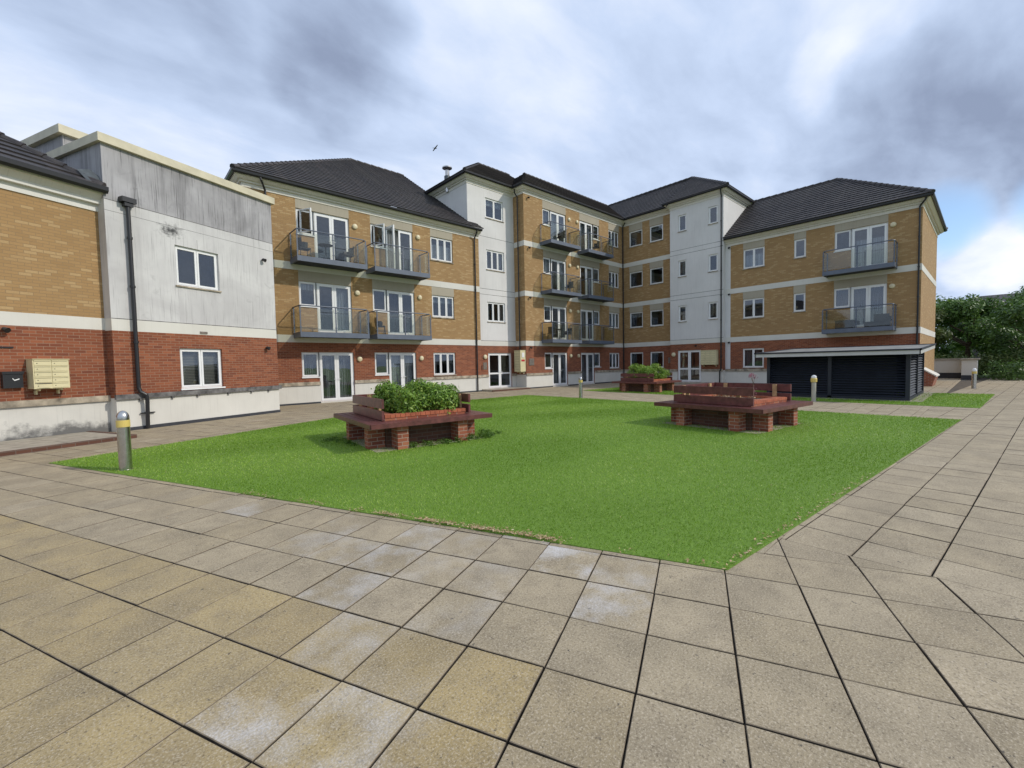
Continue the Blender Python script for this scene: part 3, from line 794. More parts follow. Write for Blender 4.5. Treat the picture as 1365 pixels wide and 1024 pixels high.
window(FA1, 1.62, 2.88, 4.14, 5.32, 2, left, 'dark', True)
window(FA1, 1.60, 2.85, 1.06, 2.27, 2, left, 'hblind', 'w')
mb = MB(); mb.box((-.03, -.01, .86), (4.92, .075, .99), 'ledge', FA1)
for s in (.5, 1.3, 2.0, 2.95, 3.75, 4.4): mb.box((s, .0, .80), (s + .06, .07, .86), 'ledge', FA1)
mb.build('plinth_ledge', left)
mb = MB(); mb.box((0, -.01, 0), (4.86, .03, .09), 'dpc', FA1); mb.build('base_flashing', left)
# side walls, rear block, parapet coping
def FAs(s, d, z): return FA1(d, -s, z)
mb = MB()
def q4(a, b, c, d, mat): mb.face([a, b, c, d], mat)
for x, flip in ((0, 0), (4.86, 1)):
    for z0_, z1_, mt in ((Z0, .9, 'white'), (.9, 2.7, 'red'), (2.7, 3.02, 'band'), (3.02, 6.12, 'grey_r'), (6.12, 7.6, 'parapet')):
        q4(FA1(x, 0, z0_), FA1(x, -8, z0_), FA1(x, -8, z1_), FA1(x, 0, z1_), mt)
mb.face([FA1(0, -8, Z0), FA1(4.86, -8, Z0), FA1(4.86, -8, 7.6), FA1(0, -8, 7.6)], 'grey_r')
mb.face([FA1(0, 0, 7.2), FA1(4.86, 0, 7.2), FA1(4.86, -8, 7.2), FA1(0, -8, 7.2)], 'felt')
mb.box((.0, -8, 7.2), (3.2, -1.85, 8.2), 'parapet', FA1)
mb.box((.3, -3.2, Z0), (4.6, -3.1, 7.1), 'interior', FA1); mb.box((.3, -3.1, 2.8), (4.6, -.3, 3.0), 'interior', FA1)
mb.build('side_wall', left)
mb = MB()
mb.box((-.09, -.26, 7.54), (4.95, .10, 7.76), 'cream', FA1)
mb.box((-.09, -8.1, 7.54), (.26, -.26, 7.76), 'cream', FA1); mb.box((4.60, -8.1, 7.54), (4.95, -.26, 7.76), 'cream', FA1)
mb.box((-.12, -8.1, 8.14), (3.3, -1.72, 8.36), 'cream', FA1)
mb.build('parapet_coping', left)
mb = MB()
hop = FA1(.45, .15, 6.1)
mb.box((.31, .0, 6.13), (.63, .20, 6.26), 'black', FA1); mb.box((.37, .02, 6.03), (.57, .17, 6.13), 'black', FA1)
mb.tube([FA1(.47, .10, 6.05), FA1(.47, .10, 1.15), FA1(.50, .12, 1.04), FA1(.60, .17, .96), FA1(.62, .17, .80), FA1(.62, .12, .02)], .05, 'black', 10)
for z in (5.2, 3.9, 2.4, .45): mb.tube([FA1(.47 if z > 1 else .62, .10 if z > 1 else .13, z - .03), FA1(.47 if z > 1 else .62, .10 if z > 1 else .13, z + .03)], .066, 'black', 10)
mb.box((.5, .03, .43), (.85, .06, .46), 'black', FA1)
mb.build('downpipe', left)
flood(FA1, 4.42, 5.45, left); flood(FA1, 4.42, 2.35, left)
mb = MB(); mb.box((2.2, 0, 2.73), (2.42, .02, 2.80), 'plaque', FA1); mb.build('air_vent', left)
# soot mark over the upper window
# brick wing
wall(FA0, -9, 0, Z0, 6.35, 'buff', [(-10, 1, Z0, .88, 'plinth_dirty'), (-10, 1, .88, 2.72, 'red'), (-10, 1, 2.72, 3.03, 'band')], name='wall', parent=left, label='buff brick wall over red brick at the far left')
mb = MB(); mb.box((-9, -.01, .83), (-.002, .06, .98), 'ledge2', FA0); mb.build('plinth_ledge', left)
p0, p1 = FA0(-9, 0, 0), FA0(-.0, 0, 0)
mb = MB(); z = 6.33
sweep(mb, [p0[:2], p1[:2]], [(-.01, z - .52), (.03, z - .52), (.03, z - .34), (.14, z - .34), (.14, z - .25), (.26, z - .12), (.30, z - .12), (.30, z), (-.01, z)], 'cornice_w'); mb.build('cornice', left)
mb = MB(); sweep(mb, [p0[:2], FA0(.06, 0, 0)[:2]], [(.302, z - .02), (.32, z - .08), (.40, z - .1), (.45, z - .04), (.46, z + .06), (.302, z + .06)], 'black'); mb.build('gutter', left)
mb = MB()
def ra(s, m_, z): return FA0(s, -m_, z)
k = .7
roof_plane(mb, ra(-9, -.42, 6.36), ra(.04, -.42, 6.36), ra(-4.0, -.42 + 4.04, 6.36 + k * 4.04), ra(-9, -.42 + 4.04, 6.36 + k * 4.04))
roof_plane(mb, ra(.04, -.42, 6.36), ra(.04, 7.66, 6.36), ra(-4.0, 3.62, 6.36 + k * 4.04), ra(-4.0, 3.62, 6.36 + k * 4.04))
roof_plane(mb, ra(.04, 7.66, 6.36), ra(-9, 7.66, 6.36), ra(-9, 3.62, 6.36 + k * 4.04), ra(-4.0, 3.62, 6.36 + k * 4.04))
ridge(mb, ra(.0, -.36, 6.42), ra(-4.0, 3.62, 6.4 + k * 4.04)); mb.build('roof', left)
mb = MB()   # dressed lead where the roof meets the parapet wall
for s0_, s1_, z0_, z1_, m0, m1 in ((-.75, .02, 6.75, 6.98, .1, .35), (-.32, .03, 6.45, 6.78, -.35, .15)):
    mb.face([FA0(s0_, -m1, z1_), FA0(s1_, -m1, z0_ + .06), FA0(s1_, -m0, z0_), FA0(s0_ + .3, -m0, z0_)], 'lead')
mb.face([FA0(-.30, .32, 6.44), FA0(.05, .34, 6.44), FA0(.03, .20, 6.66), FA0(-.12, .05, 6.85), FA0(-.42, .1, 6.74)], 'lead')
mb.build('lead_flashing', left)
mb = MB()
mb.face([FA0(-9, -7.2, Z0), FA0(0, -7.2, Z0), FA0(0, -7.2, 6.3), FA0(-9, -7.2, 6.3)], 'buff'); mb.face([FA0(-9, 0, Z0), FA0(-9, -7.2, Z0), FA0(-9, -7.2, 6.3), FA0(-9, 0, 6.3)], 'buff')
mb.build('back_wall', left)
flood(FA0, -1.85, 2.62, left)
mb = MB(); mb.box((-2.4, 0, 2.2), (-1.72, .03, 2.23), 'black', FA0); mb.build('cable_conduit', left)

# ------------------------------------------------------------------ mailboxes, signs, flues, bird
def mailbox(F, s0, s1, z0, z1, dep, rows, cols, label, bent=False, note=False):
    c = F((s0 + s1) / 2, dep / 2, z0)
    root = empty('mailbox_bank', c, label, 'mailbox', 'banks of cream mailboxes')
    mb = MB(); mb.box((s0, 0.004, z0), (s1, dep, z1), 'boxcream', F); mb.box((s0 - .01, .0, z1), (s1 + .01, dep + .03, z1 + .015), 'boxcream', F)
    mb.build('body', root)
    w = (s1 - s0 - .03) / cols; h = (z1 - z0 - .03) / rows
    for i in range(cols):
        for j in range(rows):
            a, b = s0 + .015 + i * w + .006, s0 + .015 + (i + 1) * w - .006
            z, t = z0 + .015 + j * h + .005, z0 + .015 + (j + 1) * h - .005
            d = MB()
            d.box((a, dep + .001, z), (b, dep + .012, t - h * .22), 'boxcream', F); d.box((a, dep + .001, t - h * .16), (b, dep + .02, t), 'boxcream', F)
            if bent and i == 0 and j == 0:
                d = MB(); d.face([F(a, dep + .002, t - .02), F(b, dep + .06, z + .02), F(b, dep + .06, z), F(a, dep + .002, z)], 'boxcream')
                d.box((a, dep, t - .03), (b, dep + .003, t - .01), 'black', F)
            d.box((a + .04, dep + .013, (z + t) / 2 - .02), (a + .055, dep + .018, (z + t) / 2 - .005), 'black', F)
            d.box((a + .02, dep + .0005, t - h * .21), (b - .02, dep + .006, t - h * .17), 'black', F)
            d.build('letterbox_door', root)
    mb = MB()
    for s in (s0 + .1, s1 - .14):
        mb.box((s, 0, z0 - .14), (s + .03, dep * .3, z0), 'boxcream', F); mb.box((s, 0, z0 - .05), (s + .03, dep * .8, z0), 'boxcream', F)
    mb.build('bracket', root)
    if note:
        mb = MB(); mb.face([(18.80, 19.784, 1.75), (19.08, 19.784, 1.75), (19.08, 19.784, 1.86), (18.80, 19.784, 1.86)], 'redlabel')
        mb.face([(18.84, 19.783, 2.0), (19.04, 19.783, 2.0), (19.04, 19.783, 2.30), (18.84, 19.783, 2.30)], 'whitelabel'); mb.build('notice', root)
    return root
mailbox(FA0, -1.53, -.90, 1.24, 1.93, .32, 5, 2, 'small cream mailbox bank on red brick wall at far left with one bent door', True)
FMB = Facade(19.18, 0, 90, 90)
mailbox(FMB, 19.80, 20.37, 1.10, 2.44, .46, 8, 1, 'tall cream mailbox bank with red notice beside the entrance bay door', note=True)
mailbox(FD1, 12.12, 13.16, 1.28, 2.24, .35, 6, 3, 'wide cream mailbox bank right of the stair bay entrance door')
root = empty('letterbox', FA0(-1.79, .06, 1.28), 'small black letterbox with white tick mark beside the cream mailboxes', 'letterbox')
mb = MB(); mb.box((-1.95, .002, 1.28), (-1.63, .11, 1.60), 'black', FA0); mb.box((-1.965, 0, 1.60), (-1.615, .13, 1.66), 'black', FA0); mb.build('body', root)
mb = MB()
for (x0, z0_), (x1, z1_) in (((-1.80, 1.50), (-1.77, 1.455)), ((-1.77, 1.455), (-1.69, 1.485))):
    mb.face([FA0(x0, .112, z0_ - .012), FA0(x1, .112, z1_ - .012), FA0(x1, .112, z1_ + .012), FA0(x0, .112, z0_ + .012)], 'whitelabel')
mb.build('tick_mark', root)
for F, s, z, w, h, lab in ((FC, 19.42, 1.48, .44, .44, 'square grey plaque on red brick wall left of the ground floor doors'),
                           (FD0, 15.62, 1.42, .32, .42, 'grey plaque on dark red brick beside the stair bay')):
    mb = MB(); mb.box((s, .002, z), (s + w, .03, z + h), 'plaque', F)
    for i in range(4): mb.box((s + .06, .03, z + .08 + i * .085), (s + w - .06 - .05 * (i % 2), .033, z + .10 + i * .085), 'ledge', F)
    tag(mb.build('wall_plaque'), lab, 'plaque', 'wall plaques')
mb = MB(); fx, fy = 15.5, 22.6
mb.tube([(fx, fy, 12.2), (fx, fy, 13.5)], .13, 'metal', 16); mb.tube([(fx, fy, 12.9), (fx, fy, 13.15)], .19, 'lead', 16)
mb.lathe([(.02, 13.5), (.30, 13.62), (.30, 13.68), (0, 13.78)], 'metal', (fx, fy, 0), 20)
f = mb.build('flue', main)
mb = MB(); bx_, by_, bz_ = 29.4, 45.3, 27.6
mb.tube([(bx_ - .35, by_, bz_ - .05), (bx_ - .1, by_, bz_), (bx_ + .2, by_ - .05, bz_ + .03), (bx_ + .38, by_ - .08, bz_ + .06)], [.02, .09, .10, .03], 'bird', 8)
tip = [(bx_ + .35, by_ - .5, bz_ + .55), (bx_ - .1, by_ + .5, bz_ - .4)]
for t in tip:
    mb.face([(bx_ + .2, by_, bz_ + .05), (bx_ - .12, by_, bz_ + .03), (t[0] - .12, t[1], t[2]), (t[0] + .05, t[1], t[2] + .02)], 'bird')
    mb.face([(bx_ + .2, by_, bz_ + .07), (t[0] + .05, t[1], t[2] + .04), (t[0] - .12, t[1], t[2] + .02), (bx_ - .12, by_, bz_ + .05)], 'bird')
mb.face([(bx_ - .3, by_, bz_ - .04), (bx_ - .55, by_ - .1, bz_ - .08), (bx_ - .55, by_ + .1, bz_ - .1)], 'bird')
c0_ = Vector((bx_, by_, bz_)); mb.v = [tuple(c0_ + (Vector(q) - c0_) * .6) for q in mb.v]
tag(mb.build('flying_bird'), 'dark bird gliding with spread wings in the sky above the roofs', 'bird')

# ------------------------------------------------------------------ ground, paving, lawns
def inside(poly, x, y):
    c = False; n = len(poly)
    for i in range(n):
        x0, y0 = poly[i]; x1, y1 = poly[(i + 1) % n]
        if (y0 > y) != (y1 > y) and x < (x1 - x0) * (y - y0) / (y1 - y0) + x0: c = not c
    return c
LAWN = [(-.98, 11.24), (3.36, 1.31), (15.27, .45), (15.33, 15.83), (9.0, 15.83)]
LAWN2 = [(18.95, .18), (25.7, -.15), (25.4, 1.8), (25.2, 6.6), (24.6, 15.4), (19.6, 15.6), (19.0, 9.4)]
mb = MB(); g = 900
mb.face([(-g, -g, -.16), (g, -g, -.16), (g, g, -.16), (-g, g, -.16)], 'turf')
tag(mb.build('ground', uv=False), 'green ground reaching the horizon', kind='structure')
mb = MB(); mb.box((-14, -9, -.15), (45, 40, -.028), 'joint')
tag(mb.build('paving_bed', uv=False), 'dark bedding under the paving joints', kind='structure')

def clip(poly, a, b, c):
    """keep a*x+b*y<=c"""
    out = []
    for i in range(len(poly)):
        p, q = poly[i], poly[(i + 1) % len(poly)]
        dp, dq = a * p[0] + b * p[1] - c, a * q[0] + b * q[1] - c
        if dp <= 0: out.append(p)
        if (dp < 0) != (dq < 0) and abs(dp - dq) > 1e-12:
            t = dp / (dp - dq); out.append((p[0] + (q[0] - p[0]) * t, p[1] + (q[1] - p[1]) * t))
    return out
# hard-water marks seen on particular slabs (ground positions in metres)
LIME = [(2.61, 2.31, 1.0), (2.44, 1.67, 0.85), (2.81, 1.78, 0.45), (2.4, 3.13, 0.3), (2.2, 3.64, 0.5), (1.81, 4.44, 0.35), (1.07, 5.68, 0.45), (1.68, 3.4, 0.75), (1.37, 3.93, 0.45), (1.29, 4.31, 0.4), (1.01, 3.14, 0.65), (1.07, 2.4, 0.5), (1.62, 2.56, 0.25), (0.55, 2.29, 0.75), (0.47, 2.51, 0.5), (0.75, 1.83, 0.7), (0.97, 1.51, 0.45), (2.65, 2.78, 0.55), (2.23, 2.44, 0.2), (1.53, 2.88, 0.3), (2.06, 2.6, 0.25), (1.15, 2.05, 0.2)]
slabv, slabf, slabc, slabm = [], [], [], []
def slab(poly, tone, warm, lime):
    if len(poly) < 3: return
    A = abs(sum(poly[i][0] * poly[(i + 1) % len(poly)][1] - poly[(i + 1) % len(poly)][0] * poly[i][1] for i in range(len(poly)))) / 2
    if A < .004: return
    cx = sum(p[0] for p in poly) / len(poly); cy = sum(p[1] for p in poly) / len(poly)
    if inside(LAWN, cx, cy) and all(inside(LAWN, cx + (p[0] - cx) * 1.1, cy + (p[1] - cy) * 1.1) for p in poly): return
    g_ = .0012 + .0022 * random.random(); b_ = .0035
    zc = random.gauss(0, .0012); tx, ty = random.gauss(0, .0035), random.gauss(0, .0035)
    def sh(k, dz):
        r = []
        for p in poly:
            dx, dy = p[0] - cx, p[1] - cy; L = math.hypot(dx, dy) or 1
            f_ = max(0, (L - k * 1.35) / L); r.append((cx + dx * f_, cy + dy * f_, zc + dz + tx * dx + ty * dy))
        return r
    n = len(poly); base = len(slabv)
    r0, r1, r2 = sh(g_, -.03), sh(g_, -b_ * .8), sh(g_ + b_, 0)
    slabv.extend(r0 + r1 + r2)
    cc = (tone, warm, lime, 1)
    for i in range(n):
        j = (i + 1) % n
        slabf.append((base + i, base + j, base + n + j, base + n + i)); slabc.append((tone, warm, lime, 1)); slabm.append(1)
        slabf.append((base + n + i, base + n + j, base + 2 * n + j, base + 2 * n + i)); slabc.append((tone, warm, lime, 1)); slabm.append(2)
    slabf.append(tuple(range(base + 2 * n, base + 3 * n))); slabc.append(cc); slabm.append(0)
def grid(org, ang, du, dv, iu, iv, keeps, warmf=None, whole=False, angv=None):
    c, s = math.cos(R(ang)), math.sin(R(ang))
    cv, sv = math.cos(R(angv if angv is not None else ang)), math.sin(R(angv if angv is not None else ang))
    P = lambda u, v: (org[0] + u * c - v * sv, org[1] + u * s + v * cv)
    for i in range(*iu):
        for j in range(*iv):
            e_ = .0022; w_ = random.choice((.0012, .0022, .0034)); q = [P(i * du + e_, j * dv + w_), P((i + 1) * du - e_, j * dv + w_), P((i + 1) * du - e_, (j + 1) * dv - w_), P(i * du + e_, (j + 1) * dv - w_)]
            mx, my = P((i + .5) * du, (j + .5) * dv)
            if not (-13 < mx < 44 and -8 < my < 32): continue
            tone = min(1, max(0, random.gauss(.5, .15))); warm = warmf(i, j) if warmf else .12 * random.random()
            lime = 0
            for lx, ly, st in LIME:
                u = (lx - org[0]) * c + (ly - org[1]) * s; v = -(lx - org[0]) * s + (ly - org[1]) * c
                if i * du <= u < (i + 1) * du and j * dv <= v < (j + 1) * dv: lime = max(lime, st * .85)
            if whole and all(p[0] < 4.3 for p in q): slab(q, tone, warm, lime); continue
            for keep in keeps:
                pq = q
                for h in keep: pq = clip(pq, *h)
                slab(pq, tone, warm, lime)
# grid 1 follows the left building; origin is a slab corner
og = (2.09 * ca - .750 * sa, 2.09 * sa + .750 * ca)
def warm1(i, j):
    if i < 0 and j >= 0: return min(1, .85 + .15 * random.random())
    if i < 0 and j >= -1: return .35
    if j > 6: return .3 * random.random()
    return .15 * random.random()
grid(og, 24.7, .487, .466, (-40, 45), (-45, 60), [[(1, 0, 4.3), (0, 1, 1.22)], [(1, 0, 6.4), (0, -1, -1.22)]], warm1, True, 23.8)
grid((4.30, 1.19), -3.9, .482, .466, (-2, 90), (-24, 3), [[(-1, 0, -4.3), (0, 1, 1.22)]])
grid((6.4, 15.83), 0, .482, .466, (0, 80), (-34, 16), [[(-1, 0, -6.4), (0, -1, -1.22)]])
me = bpy.data.meshes.new('paving'); me.from_pydata(slabv, [], slabf); me.materials.append(M['paving']); me.materials.append(M['joint']); me.materials.append(M['arris']); me.polygons.foreach_set('material_index', slabm)
cl = me.color_attributes.new('slab', 'FLOAT_COLOR', 'CORNER'); arr = []
for f, c in zip(slabf, slabc): arr += list(c) * len(f)
cl.data.foreach_set('color', arr); me.update()
o = bpy.data.objects.new('paving', me); COL.objects.link(o); tag(o, 'square exposed aggregate slabs with dark joints', kind='structure')

def turf_sheet(poly, z, name, label):
    mb = MB(); mb.face([(x, y, z) for x, y in poly], 'turf')
    for i in range(len(poly)):
        a, b = poly[i], poly[(i + 1) % len(poly)]
        mb.face([(a[0], a[1], -.03), (b[0], b[1], -.03), (b[0], b[1], z), (a[0], a[1], z)], 'turf')
    tag(mb.build(name, uv=False), label, kind='structure')
turf_sheet(LAWN, .008, 'lawn', 'bright green artificial lawn in the courtyard')
turf_sheet(LAWN2, .008, 'lawn', 'smaller strip of artificial lawn beyond the path')

def blades(poly, name, label, dens_near=5200):
    xs = [p[0] for p in poly]; ys = [p[1] for p in poly]
    x0, x1, y0, y1 = min(xs), max(xs), min(ys), max(ys)
    n = int((x1 - x0) * (y1 - y0) * dens_near)
    P = rng.random((n, 2)) * [x1 - x0, y1 - y0] + [x0, y0]
    d = np.hypot(P[:, 0], P[:, 1])
    keep = rng.random(n) < np.clip((5.0 / np.maximum(d, .1)) ** 1.35, .04, 1)
    P = P[keep]; d = d[keep]
    ins = np.zeros(len(P), bool)
    for i in range(len(poly)):
        ax, ay = poly[i]; bx2, by2 = poly[(i + 1) % len(poly)]
        c = ((ay > P[:, 1]) != (by2 > P[:, 1]))
        with np.errstate(divide='ignore', invalid='ignore'):
            ins ^= c & (P[:, 0] < (bx2 - ax) * (P[:, 1] - ay) / (by2 - ay + 1e-12) + ax)
    P = P[ins]; d = d[ins]; n = len(P)
    w = (.0022 + .00042 * np.maximum(d - 3, 0)) * (.7 + .6 * rng.random(n)); h = (.016 + .0006 * d) * (.55 + .8 * rng.random(n))
    # nap of the turf: patches lean different ways
    th = rng.random(n) * 6.283; lean = 1.3 * rng.random(n)
    ph = np.sin(P[:, 0] * 1.1 + np.sin(P[:, 1] * .7) * 2) + np.sin(P[:, 1] * 1.7 + P[:, 0] * .3)
    lx = np.cos(th) * lean + .35 * np.cos(ph * 1.3); ly = np.sin(th) * lean + .35 * np.sin(ph * 1.3)
    tw = rng.random(n) * 6.283
    V = np.zeros((n, 3, 3))
    V[:, 0, 0] = P[:, 0] - np.cos(tw) * w; V[:, 0, 1] = P[:, 1] - np.sin(tw) * w; V[:, 0, 2] = .006
    V[:, 1, 0] = P[:, 0] + np.cos(tw) * w; V[:, 1, 1] = P[:, 1] + np.sin(tw) * w; V[:, 1, 2] = .006
    V[:, 2, 0] = P[:, 0] + lx * h; V[:, 2, 1] = P[:, 1] + ly * h; V[:, 2, 2] = .006 + h
    t = np.clip(rng.normal(.42, .27, n) + .10 * ph, 0, 1); t[rng.random(n) < .02] = 1
    return mesh_tris(V, t, name, 'blade', label)
def mesh_tris(V, t, name, mat, label=None, k=3):
    n = len(V); me = bpy.data.meshes.new(name)
    me.vertices.add(n * k); me.vertices.foreach_set('co', V.reshape(-1))
    me.loops.add(n * k); me.loops.foreach_set('vertex_index', np.arange(n * k, dtype=np.int32))
    me.polygons.add(n); me.polygons.foreach_set('loop_start', np.arange(0, n * k, k, dtype=np.int32))
    try: me.polygons.foreach_set('loop_total', np.full(n, k, dtype=np.int32))
    except Exception: pass
    c = me.color_attributes.new('tint', 'FLOAT_COLOR', 'CORNER')
    a = np.ones((n, k, 4)); a[:, :, 0] = t[:, None]; a[:, :, 1] = t[:, None]; c.data.foreach_set('color', a.reshape(-1))
    me.materials.append(M[mat]); me.update(calc_edges=True); me.validate()
    o = bpy.data.objects.new(name, me); COL.objects.link(o)
    if label: tag(o, label, kind='stuff')
    return o
tag(blades(LAWN, 'grass', 'short bright green blades of the main artificial lawn'), cat='grass')
tag(blades(LAWN2, 'grass', 'short green blades of the far lawn strip', 5200), cat='grass')

# dry litter along the near lawn edges and scattered on the turf
V, T = [], []
def bit(x, y, z, r):
    a = random.random() * 6.28; q = []
    for k in range(4):
        b = a + k * 1.57; rr = r * (1 if k % 2 else .45) * (.7 + .6 * random.random())
        q.append((x + rr * math.cos(b), y + rr * math.sin(b), z + random.random() * .008))
    V.append(q); T.append(random.random())
for k in range(1500):
    if k > 520:
        t0 = random.choice((.33, .37, .43, .29, .55, .25, .47)); t = t0 + random.gauss(0, .014)
        x = 3.36 - 4.34 * t * .55 + abs(random.gauss(0, .05)); y = 1.31 + 9.93 * t * .55 + random.gauss(0, .02)
        bit(x, y, .022, random.uniform(.006, .017)); continue
    t = random.random() ** .8; e_ = random.gauss(0, .035)
    x = 3.36 + (-.98 - 3.36) * t * .55; y = 1.31 + (11.24 - 1.31) * t * .55
    if noise.noise(Vector((x * 2.2, y * 2.2, 3))) > .02: bit(x + e_ + .02, y + e_ * .4, .02, random.uniform(.006, .018))
for k in range(160):
    t = random.random() * .35; bit(3.36 + 11.9 * t + random.gauss(0, .03), 1.32 - .86 * t + abs(random.gauss(0, .04)), .02, random.uniform(.006, .02))
for k in range(420):
    x, y = random.uniform(-.5, 14), random.uniform(.8, 14)
    if inside(LAWN, x, y): bit(x, y, .026, random.uniform(.004, .012))
for k in range(260):
    x, y = random.uniform(-2.5, 8), random.uniform(-.6, 9)
    if not inside(LAWN, x, y): bit(x, y, .003, random.uniform(.003, .008))
o = mesh_tris(np.array(V), np.array(T), 'leaf_litter', 'litter', 'dry brown leaf crumbs along the lawn edge and slabs', 4); o['category'] = 'leaf litter'

# raised walkway in front of the left brick wing, step at the entrances
mb = MB()
mb.box((-10, 1.95, -.03), (-.42, 2.06, .085), 'brownkerb', FA0); mb.box((-.53, .0, -.03), (-.42, 1.95, .085), 'brownkerb', FA0)
tag(mb.build('kerb'), 'low brown brick kerb of the raised walkway', kind='structure')
mb = MB()
s = -10.0
while s < -.6:
    for d0 in (0.02, .66, 1.3):
        mb.box((s + .004, d0 + .004, -.02), (min(s + .6, -.54) - .004, d0 + .64, .080 + random.uniform(-.003, .003)), 'concrete', FA0)
    s += .6
tag(mb.build('raised_walkway'), 'pale slabs of the raised walkway beside the left wall', kind='structure')
mb = MB(); mb.box((16.1, 19.5, -.02), (19.17, 20.69, .10), 'concrete'); mb.box((16.1, 19.42, -.02), (19.17, 19.5, .095), 'brownkerb')
tag(mb.build('entrance_step'), 'low concrete step at the entrance bay', kind='structure')
mb = MB(); mb.box((28.6, 12.9, -.02), (29.47, 15.3, .09), 'concrete')
tag(mb.build('entrance_step'), 'low concrete step at the stair bay', kind='structure')

# ------------------------------------------------------------------ planter benches
def leaf_cloud(centers, n, size, mat, name, parent=None, loc=None, up=.3, shell=.35, tint=(.45, .25)):
    """many small leaf quads through ellipsoid clumps; centers: (x,y,z,rx,ry,rz,tint offset)"""
    w = np.array([c[3] * c[4] + c[3] * c[5] for c in centers]); w = w / w.sum()
    idx = rng.choice(len(centers), n, p=w); C = np.array(centers)[idx]
    d = rng.normal(size=(n, 3)); d /= np.linalg.norm(d, axis=1)[:, None]
    r = 1 - shell * rng.random(n) ** 1.5
    r *= 1 + .12 * rng.normal(size=n)
    P = C[:, :3] + d * C[:, 3:6] * r[:, None]
    nrm = d + rng.normal(size=(n, 3)) * .7 + [0, 0, up]; nrm /= np.linalg.norm(nrm, axis=1)[:, None]
    a = np.cross(nrm, rng.normal(size=(n, 3))); a /= np.linalg.norm(a, axis=1)[:, None]; b = np.cross(nrm, a)
    s = size * (.6 + .8 * rng.random(n))
    V = np.zeros((n, 4, 3))
    V[:, 0] = P - a * s[:, None]; V[:, 1] = P - b * (s * .45)[:, None] + nrm * (s * .12)[:, None]; V[:, 2] = P + a * s[:, None]; V[:, 3] = P + b * (s * .45)[:, None] + nrm * (s * .12)[:, None]
    t = np.clip(rng.normal(tint[0], tint[1], n) + C[:, 6], 0, 1)
    V = V[V[:, :, 2].min(axis=1) > -.1] if True else V
    t = t[:len(V)]
    o = mesh_tris(V, t, name, mat, None, 4)
    if parent is not None: o.parent = parent
    if loc is not None: o.location = loc
    return o

